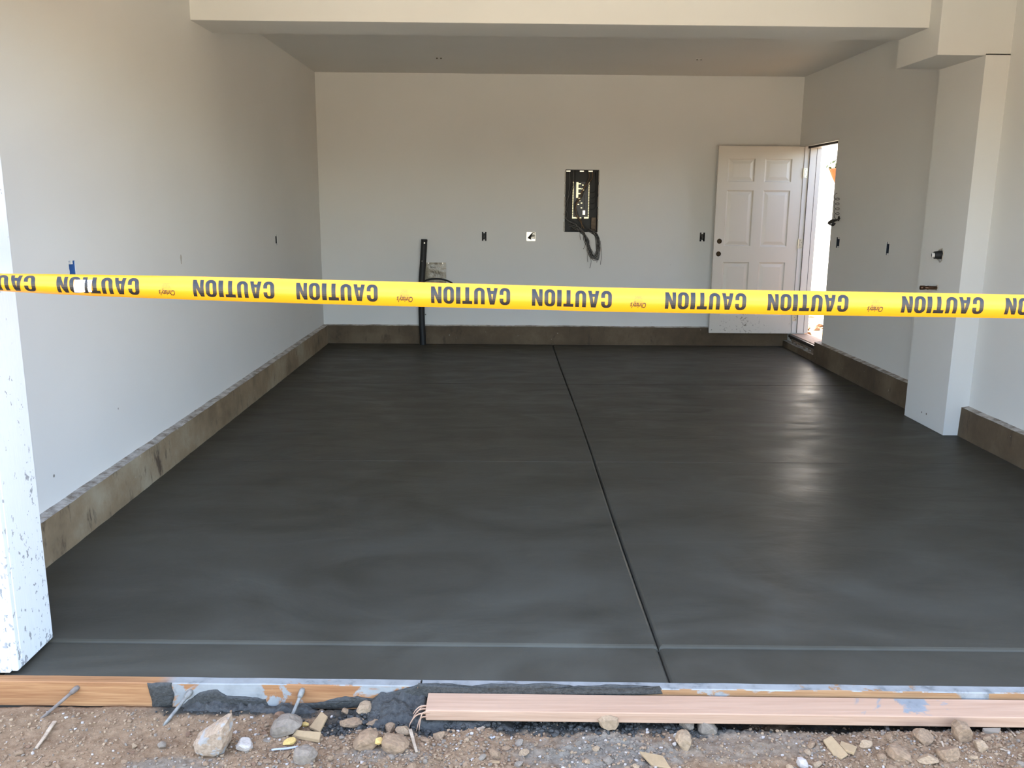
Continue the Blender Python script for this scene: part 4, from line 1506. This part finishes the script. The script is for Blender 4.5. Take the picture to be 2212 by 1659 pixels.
ebox('outlet_box', 'back', BOX_A, 0.050, 0.098, BLACKP, 'narrow black open outlet box between pipe and square metal box', wires=2, wmat=WIREG)
sq = ebox('junction_box', 'back', BOX_SQ, 0.098, 0.098, GALV, 'square shiny metal junction box on the back wall', depth=0.045, ears=False)
P = wall_map('back', BOX_SQ)
for i in range(5):
    v, f = tube(catmull([P(0.044, 0.036-0.014*i, 0.030), P(0.020-0.003*i, 0.040-0.014*i, 0.008), P(-0.008, 0.012-0.006*i, 0.006), P(-0.034+0.009*i, -0.020-0.003*i, 0.028)], 5), 0.0042, 6)
    part('wire', v, f, WIREB, sq, smooth=True)
for (u, vv) in ((-0.026, 0.024), (-0.024, -0.032), (0.022, -0.030)):
    cc = P(u, vv, 0.040)
    v, f = tube([cc, cc+Vector((0, -0.004, 0))], [0.013, 0.012], 14)
    part('knockout', v, f, GALV, sq)
ebox('outlet_box', 'back', BOX_B, 0.056, 0.095, BLACKP, 'black open outlet box beside the open door', wires=3, wmat=WIREG)
ebox('outlet_box', 'left', SLIT, 0.060, 0.095, BLACKP, 'dark open outlet box far along the left wall', depth=0.055)
ebox('outlet_box', 'left', BLUE, 0.062, 0.105, BLUEP, 'blue open outlet box just above the caution tape', depth=0.055, wires=1, wmat=PVC)
ebox('switch_box', 'right', BOX_R, 0.085, 0.100, NAVY, 'dark blue open switch box beside the doorway', wires=2)
ebox('switch_box', 'right', SLIM, 0.058, 0.110, NAVY, 'slim dark open box on the right wall before the column', wires=1)

# breaker panel
bp = thing('breaker_panel', 'open breaker panel with its cover off and wires hanging out', 'breaker panel', (0.85, YB+0.05, 1.236))
pc = ((PANEL[0]+PANEL[1])/2, (PANEL[2]+PANEL[3])/2)
P = wall_map('back', pc)
w, h, dp = PANEL[1]-PANEL[0], PANEL[3]-PANEL[2], 0.10
t = 0.003
v, f = join(mbox(P, -w/2, w/2, -h/2, h/2, dp-t, dp), mbox(P, -w/2, -w/2+t, -h/2, h/2, 0, dp), mbox(P, w/2-t, w/2, -h/2, h/2, 0, dp), mbox(P, -w/2, w/2, -h/2, -h/2+t, 0, dp), mbox(P, -w/2, w/2, h/2-t, h/2, 0, dp))
part('tub', v, f, DARKM, bp)
rr = random.Random(2)
for s in (-1, 1):
    for k in range(5):
        a = -h/2+h*k/5+0.004
        b = a+h/5-rr.uniform(0.0, 0.03)
        off = rr.uniform(0, 0.004)
        v, f = mbox(P, s*(w/2+0.001)-0.005-off, s*(w/2+0.001)+0.005, a, b, -0.004, 0.004)
        part('flange', v, f, CUTGYP, bp)
v, f = join(mbox(P, -w/2, w/2, h/2-0.006, h/2+0.002, -0.003, 0.006))
part('flange', v, f, WIREB, bp)
for u in (-0.150, -0.005, 0.090):
    v, f = mbox(P, u-0.022, u+0.022, h/2-0.020, h/2-0.009, 0.004, 0.007)
    part('bracket', v, f, GALV, bp)
v, f = mbox(P, -0.085, 0.080, -0.175, 0.205, dp-0.032, dp-0.004)
part('bus_base', v, f, BREAKER, bp)
# bright plate and stabs
g = [mbox(P, -0.056, -0.034, 0.035, 0.200, dp-0.040, dp-0.030)]
for k in range(4):
    g.append(mbox(P, -0.034, -0.006, 0.190-0.052*k-0.012, 0.190-0.052*k, dp-0.040, dp-0.030))
v, f = join(*g)
part('bus_plate', v, f, BRIGHTM, bp)
for sgn, x in ((-1, -0.090), (1, 0.082)):
    g = [mbox(P, x-0.005, x+0.005, -0.175+0.0175*k, -0.175+0.0175*k+0.012, dp-0.042, dp-0.028) for k in range(22)]
    v, f = join(*g)
    part('terminal_bar', v, f, BRIGHTM, bp)
v, f = join(mbox(P, -0.095, -0.035, -0.186, -0.170, dp-0.044, dp-0.03), mbox(P, -0.02, 0.005, -0.186, -0.172, dp-0.044, dp-0.03), mbox(P, 0.035, 0.085, -0.186, -0.168, dp-0.044, dp-0.03))
part('terminal_bar', v, f, BRIGHTM, bp)
for (u, vv) in ((-0.018, 0.006), (0.004, -0.02), (-0.030, -0.035), (0.004, -0.072), (0.008, 0.13), (0.014, 0.17), (0.025, 0.118)):
    v, f = mbox(P, u-0.008, u+0.008, vv-0.006, vv+0.006, dp-0.044, dp-0.03)
    part('stab', v, f, BRIGHTM, bp)
v, f = mbox(P, 0.018, 0.046, -0.145, -0.100, dp-0.05, dp-0.03)
part('lug', v, f, GALV, bp)
for k in range(3):
    v, f = mbox(P, 0.040, 0.076, 0.025-0.05*k, 0.060-0.05*k, dp-0.055, dp-0.03)
    part('breaker', v, f, BREAKER, bp)
v, f = mbox(P, 0.115, 0.165, -0.32, -0.175, dp-0.06, dp-0.004)
part('bracket', v, f, KRAFT, bp)
def pp(px, py, d=0.0):
    q = on(px, py, 1, YB+d)
    return q
rr = random.Random(9)
def J(s): return rr.uniform(-s, s)
wires = []
for i in range(6):       # brown-copper runs from the top right into the middle
    wires.append(([pp(1268+3*i+J(1), 368, 0.05), pp(1270+2*i+J(2), 385, 0.045), pp(1262+J(4), 410, 0.03), pp(1252+J(5), 428, 0.025), pp(1243+J(4), 440, 0.03), pp(1246+J(5), 462, 0.01), pp(1254+J(4), 478, 0.0), pp(1262+J(8), 494, -0.01)], WIREO if i % 3 == 1 else WIREB))
for i in range(6):       # runs down the left side
    wires.append(([pp(1230+3*i+J(1), 368, 0.05), pp(1233+2*i+J(2), 395, 0.05), pp(1232+J(5), 420, 0.03), pp(1225+J(5), 445, 0.02), pp(1224+J(6), 462, 0.0), pp(1230+J(6), 475, 0.0), pp(1240+J(6), 484, -0.012), pp(1256+J(6), 500, -0.025), pp(1266+J(4), 515, -0.04), pp(1271+J(4), 535, -0.05), pp(1277+J(4), 554, -0.05), pp(1287+J(3), 558, -0.045), pp(1293+J(3), 540, -0.035), pp(1291+J(4), 515, -0.03), pp(1280+J(5), 502, -0.015)], WIREB if i % 3 else WIREG))
for i in range(15):       # the hanging loop
    wires.append(([pp(1232+J(4), 480+i+J(2), 0.01), pp(1245+J(3), 486+i*0.8, -0.01), pp(1258+J(4), 502, -0.03), pp(1267+J(6), 520, -0.05), pp(1273+J(7), 540+J(8), -0.055), pp(1280+J(6), 555+J(6), -0.05), pp(1289+J(5), 553+J(8), -0.045), pp(1293+J(5), 532+J(8), -0.04), pp(1289+J(5), 510+J(4), -0.03), pp(1276+J(8), 497+J(4), -0.012)], WIREB if i % 4 else WIREG))
for (a, b, c_) in (((1253, 500), (1253, 510), (1254, 518)), ((1264, 515), (1264, 530), (1260, 538)), ((1270, 545), (1269, 558), (1270, 566)), ((1276, 558), (1277, 566), (1274, 579)), ((1292, 545), (1291, 558), (1289, 567)), ((1297, 520), (1299, 550), (1297, 572))):
    wires.append(([pp(*a, -0.03), pp(*b, -0.035), pp(*c_, -0.03)], WIREB))
for i in range(4):       # coils on the right inside
    z0 = 400+12*i
    wires.append(([pp(1286, 372, 0.06), pp(1287, z0, 0.07), pp(1284, z0+14, 0.06), pp(1276, z0+16, 0.06), pp(1272, z0+10, 0.06)], WIREB))
for pts, mt in wires:
    v, f = tube(catmull(pts, 5), 0.0022, 5)
    part('wire', v, f, mt, bp, smooth=True)

# ---------------------------------------------------------------- black riser pipe, cable and plastic bag on the back wall
rp = thing('riser_pipe', 'black plastic riser pipe rising from the slab against the back wall', 'pipe', (-0.875, YB-0.10, 0))
pts = [(913.5, 733, 0.10), (911.5, 700, 0.085), (910.5, 660, 0.075), (911.0, 610, 0.065), (913.5, 570, 0.052), (916.5, 517, 0.045)]
PP = catmull([on(a, b, 1, YB-d) for a, b, d in pts], 6)
PP[0].z = -0.004
v, f = tube(PP, 0.034, 18, cap=False)
part('tube', v, f, BLACKP, rp, smooth=True)
v, f = tube([PP[-1]-Vector((0, 0, 0.02)), PP[-1]-Vector((0, 0, 0.004)), PP[-1]+Vector((0, 0, 0.001))], [0.0345, 0.0345, 0.028], 18)
part('cap', v, f, BLACKP, rp, smooth=True)
for (px, py) in ((917, 525), (912.5, 564)):
    q = on(px, py, 1, YB-0.080)
    v, f = tube([q+Vector((0, 0.008, 0)), q-Vector((0, 0.004, 0))], 0.007, 10)
    part('screw', v, f, GALV, rp)
wp = thing('black_cable', 'thin black cable arching out from behind the riser pipe', 'cable', on(940, 605, 1, YB-0.06))
v, f = tube(catmull([on(a, b, 1, YB-d) for a, b, d in ((912, 612, 0.02), (922, 605, 0.04), (940, 602.5, 0.05), (958, 604, 0.05), (974, 610, 0.03), (990, 622, 0.006))], 5), 0.009, 8)
part('sheath', v, f, BLACKP, wp, smooth=True)
def m_bag():
    k = NT('clear_plastic_bag')
    n = k.noise(14, 4, 0.6)
    k.base(k.ramp(n, [(0.35, rgb(150, 138, 116)), (0.65, rgb(196, 186, 164))]))
    k.rough(0.22)
    k.p.inputs['Transmission Weight'].default_value = 0.25
    k.bump(n, 0.7, 0.02)
    return k.m
BAG = m_bag()
b0, b1 = on(917, 567, 1, YB-0.015), on(964, 612, 1, YB-0.015)
bagt = thing('plastic_bag', 'small crumpled plastic document bag fixed to the wall behind the riser pipe', 'plastic bag', (b0.x, YB-0.015, b1.z))
n = 18
V = []
for sgn in (-1, 1):
    for i in range(n+1):
        for j in range(n+1):
            u, vv = i/n, j/n
            x, z = b0.x+(b1.x-b0.x)*u, b1.z+(b0.z-b1.z)*vv
            th = 0.014*math.sin(math.pi*u)**0.5*math.sin(math.pi*vv)**0.5 if 0 < u < 1 and 0 < vv < 1 else 0
            th *= 0.6+0.9*abs(noise.noise(Vector((x*14, z*14, 3+sgn))))
            V.append((x, YB-0.016+sgn*th*(1 if sgn < 0 else 0.4), z))
N = (n+1)**2
f = [(s*N+i*(n+1)+j, s*N+(i+1)*(n+1)+j, s*N+(i+1)*(n+1)+j+1, s*N+i*(n+1)+j+1) for s in (0, 1) for i in range(n) for j in range(n)]
fix(part('pouch', V, f, BAG, bagt, smooth=True))
q0 = on(929, 577, 1, YB-0.034)
v, f = join(*[box(q0.x+0.007*i, q0.x+0.007*i+0.005, q0.y, q0.y+0.001, q0.z-0.003, q0.z+0.003) for i in range(9)])
part('print_line', v, f, WIREB, bagt)
for px in (926, 956):
    q = on(px, 568.5, 1, YB-0.02)
    v, f = tube([q+Vector((0, 0.02, 0)), q-Vector((0, 0.003, 0))], 0.006, 10)
    part('pin', v, f, GALV, bagt)

# ---------------------------------------------------------------- pipe stubs in the column
ps = thing('drain_stub', 'white pipe stub poking from a ragged hole in the column', 'pipe', HOLE)
A = Vector((XCOL+0.06, HOLE.y-0.012, HOLE.z+0.004)); B = Vector((XCOL-0.055, HOLE.y+0.012, HOLE.z-0.002))
v, f = tube([A, B], 0.017, 16, cap=False)
part('stub', v, f, PVC, ps, smooth=True)
v, f = tube([B+(A-B)*0.02, B+(A-B)*0.5], 0.014, 16)
part('bore', v, f, CAVITY, ps)
v, f = tube([A+(B-A)*0.40, A+(B-A)*0.62, A+(B-A)*0.86], [0.027, 0.029, 0.024], 16, cap=False)
part('black_collar', v, f, BLACKP, ps, smooth=True)
g = []
n = 24
V, f = [], []
for k in range(n):
    a = 2*math.pi*k/n
    rr_ = 0.040*(1+0.10*math.sin(3*a+1)+0.07*math.sin(7*a))
    for r_, d in ((rr_*0.97, 0.006), (rr_*1.0, -0.0025), (rr_*1.16+0.003*math.sin(5*a), -0.0022), (rr_*1.22, 0.001)):
        V.append((XCOL+d, HOLE.y+r_*math.cos(a), HOLE.z+r_*math.sin(a)))
for k in range(n):
    k2 = (k+1) % n
    for q in range(3):
        f.append((k*4+q, k2*4+q, k2*4+q+1, k*4+q+1))
fix(part('ragged_rim', V, f, CUTGYP, ps))
C0 = on(2025, 622, 0, XCOL)
cs = thing('copper_stub', 'short dull copper pipe stub with collar low on the column', 'pipe', C0)
E0 = C0+Vector((0.03, 0, 0)); E1 = C0+Vector((-0.115, 0.010, 0.0))
v, f = tube([E0, E1], 0.0125, 14)
part('stub', v, f, COPPER, cs, smooth=True)
d = (E1-E0)
for a, b, r_ in ((0.62, 0.67, 0.0142), (0.80, 1.01, 0.0150)):
    v, f = tube([E0+d*a, E0+d*b], r_, 14)
    part('collar', v, f, COPPER, cs, smooth=True)
v, f = tube([C0+Vector((-0.001, 0, 0)), C0+Vector((-0.006, 0, 0))], [0.022, 0.018], 14)
part('escutcheon', v, f, CUTGYP, cs)

# ---------------------------------------------------------------- cables by the doorway
Hh = on(1812, 472, 0, XR)
cb = thing('cable_tail', 'cut cable tails and a springy wire sticking out beside the doorway', 'cable', Hh)
for i in range(4):
    o_ = Vector((0, 0.006*(i-1.5), 0.004*(i % 2)))
    k_ = 1.5*(i-1.5)
    loop = [on(1805-k_*0.4, 476+k_*0.6, 0, XR-0.03), on(1797+k_*0.7, 478+k_, 0, XR-0.07), on(1791+k_, 483+k_*0.5, 0, XR-0.10), on(1797+k_, 486.5+k_*0.4, 0, XR-0.09), on(1803+k_*0.5, 482+k_*0.3, 0, XR-0.06)]
    v, f = tube(catmull([Hh+o_+Vector((0.03, 0, 0))]+loop, 5), 0.0058, 6)
    part('tail', v, f, WIREB, cb, smooth=True)
sp = []
for i in range(44):
    t_ = i/9.0
    w_ = 2*math.pi*t_
    sp.append(on(1807.5+5.5*math.cos(w_), 472-10.5*t_+4.5*math.sin(w_), 0, XR-0.035+0.02*math.sin(w_)))
v, f = tube(catmull([Hh+Vector((0.02, 0, 0.005))]+sp, 3), 0.0026, 5)
part('springy_wire', v, f, WIREB, cb, smooth=True)
v, f = tube([Hh+Vector((0.001, 0, 0)), Hh+Vector((-0.003, 0, 0))], [0.026, 0.022], 14)
part('hole_rim', v, f, CAVITY, cb)

# ceiling anchors
for (px, py, lab_) in ((948, 124, 'small torn anchor plate on the ceiling above the riser pipe'), (1510, 127, 'small two-screw anchor on the ceiling above the door')):
    q = on(px, py, 2, ZC)
    r = thing('ceiling_anchor', lab_, 'anchor', q)
    v, f = bevbox(q.x-0.030, q.x+0.030, q.y-0.018, q.y+0.018, ZC-0.004, ZC, 0.0015, 1)
    part('plate', v, f, PAINT, r)
    for dx in (-0.018, 0.020):
        v, f = tube([(q.x+dx, q.y, ZC-0.002), (q.x+dx, q.y, ZC-0.014)], [0.008, 0.006], 8)
        part('screw', v, f, SCREW, r)
# scuff on the left wall
q = on(391, 560, 0, XL)
V = [(XL+0.0006+0.001*(k % 2), q.y+0.010*math.cos(a)*(1+0.4*math.sin(3*a)), q.z+0.030*math.sin(a)) for k, a in enumerate([2*math.pi*i/14 for i in range(14)])]
V += [(XL-0.004, b, c) for a, b, c in V]
f = [tuple(range(14)), tuple(range(14, 28))[::-1]]+[(i, (i+1) % 14, 14+(i+1) % 14, 14+i) for i in range(14)]
fix(solid('wall_patch', V, f, CUTGYP, 'small grey chipped patch on the left wall', 'patch'))

# ---------------------------------------------------------------- outside the side door
v, f = bevbox(XR+T+0.55, XR+T+1.6, 10.6, 18.0, -0.05, 0.095, 0.01)
solid('garden_path', v, f, PATHC, 'pale concrete path outside the side door', 'path', kind='structure')
v, f = box(XR+T, XR+T+0.45, YJ0, YB+T, 2.62, 2.74)
solid('side_sky_blocker', v, f, STUCCO, 'added overhang, unseen, cutting sky light at the side door', 'sky_blocker', kind='structure')  # unseen overhang added to cut the sky light entering the side door
v, f = box(4.45, 4.50, 2.6, 10.8, -0.2, 2.0)
solid('side_light_blocker', v, f, simple('dark_blocker', rgb(92, 72, 56), 0.9, 0, 0.2, 8), 'added dark panel, unseen, blocking light to the side door', 'light_blocker', kind='structure')  # unseen dark panel added to keep outdoor light off the door leaf
v, f = box(-14, 14, -13.0, -1.0, -0.2, -0.085)
solid('bounce_slab', v, f, simple('pale_bounce_slab', (0.53, 0.49, 0.41, 1), 0.9, 0, 0.06, 2), 'added pale slab, unseen, bouncing sunlight into the garage', 'bounce_slab', kind='structure')  # unseen slab added behind the camera to bounce sunlight onto the beam
v, f = box(5.55, 5.75, 12.2, 21.0, -0.2, 4.2)
solid('neighbour_wall', v, f, simple('white_render', rgb(236, 232, 224), 0.9, 0, 0.03, 4), 'white rendered wall of the neighbouring house across the side yard', 'wall', kind='structure')
pl = on(1812, 372, 1, 11.2)
hk = thing('hanging_planter', 'terracotta cone planter with trailing greenery hanging from a hook outside the door', 'planter', (pl.x, pl.y, pl.z-0.16))
n = 20
prof = [(0.0, -0.15), (0.035, -0.14), (0.075, -0.07), (0.115, 0.02), (0.125, 0.045), (0.115, 0.045), (0.10, 0.02)]
V = [(pl.x+r_*math.cos(2*math.pi*k/n), pl.y+r_*math.sin(2*math.pi*k/n), pl.z+z_) for r_, z_ in prof for k in range(n)]
f = [(a*n+k, a*n+(k+1) % n, (a+1)*n+(k+1) % n, (a+1)*n+k) for a in range(len(prof)-1) for k in range(n)]
part('pot', V, f, TERRA, hk, smooth=True)
rr = random.Random(4)
V, f = [], []
for i in range(160):
    a, r_ = rr.uniform(0, 6.28), rr.uniform(0.0, 0.15)
    c_ = Vector((pl.x+r_*math.cos(a), pl.y+r_*math.sin(a), pl.z+0.05+rr.uniform(-0.02, 0.14)*(1-r_*4)))
    d1 = Vector((J(1), J(1), J(1))).normalized()*0.035
    d2 = d1.cross(Vector((J(1), J(1), J(1)))).normalized()*0.014
    b = len(V)
    V += [c_-d1, c_+d2, c_+d1, c_-d2]
    f.append((b, b+1, b+2, b+3))
tag(part('foliage', V, f, LEAF, hk), kind='stuff')
hook = Vector((pl.x, pl.y, pl.z+0.55))
gz_ = gz(pl.x+0.35, pl.y)
for k in range(3):
    a = 2.1*k+0.5
    v, f = tube([(pl.x+0.115*math.cos(a), pl.y+0.115*math.sin(a), pl.z+0.045), hook], 0.0025, 5)
    part('chain', v, f, WIREB, hk)
sk = thing('hook_stand', 'tall metal hook stand carrying the planter outside the door', 'hook stand', (pl.x+0.35, pl.y, gz_))
v, f = tube(catmull([(pl.x+0.35, pl.y, gz_-0.05), (pl.x+0.35, pl.y, 1.2), (pl.x+0.35, pl.y, pl.z+0.45), (pl.x+0.30, pl.y, pl.z+0.68), (pl.x+0.15, pl.y, pl.z+0.74), (pl.x+0.02, pl.y, pl.z+0.64), (pl.x, pl.y, pl.z+0.545)], 6), 0.010, 8)
part('pole', v, f, POSTY, sk, smooth=True)
rnd = random.Random(77)
yb = [rock_mesh('yard_clod_form', ROCKS['brown'], 130+i, 2, 10, 1, 0.12) for i in range(4)]
used = []
for i in range(60):
    y = rnd.uniform(9.25, 11.3)
    x = 0.371*y*rnd.uniform(0.96, 1.04)
    x = min(max(x, XR+T+0.08), XR+T+0.98)
    r_ = rnd.uniform(0.018, 0.055)
    if any((x-a)**2+(y-b)**2 < ((r_+c)*1.25)**2 for a, b, c in used): continue
    used.append((x, y, r_))
    o = obj('yard_clod', yb[i % 4], loc=(x, y, gz(x, y)+r_*0.3))
    o.scale = (r_*1.2, r_, r_*0.8)
    o.rotation_euler = (J(0.4), J(0.4), J(3))
    tag(o, 'reddish dirt clod in the sunlit yard outside the side door', 'dirt clod', 'dirt clods outside the side door')
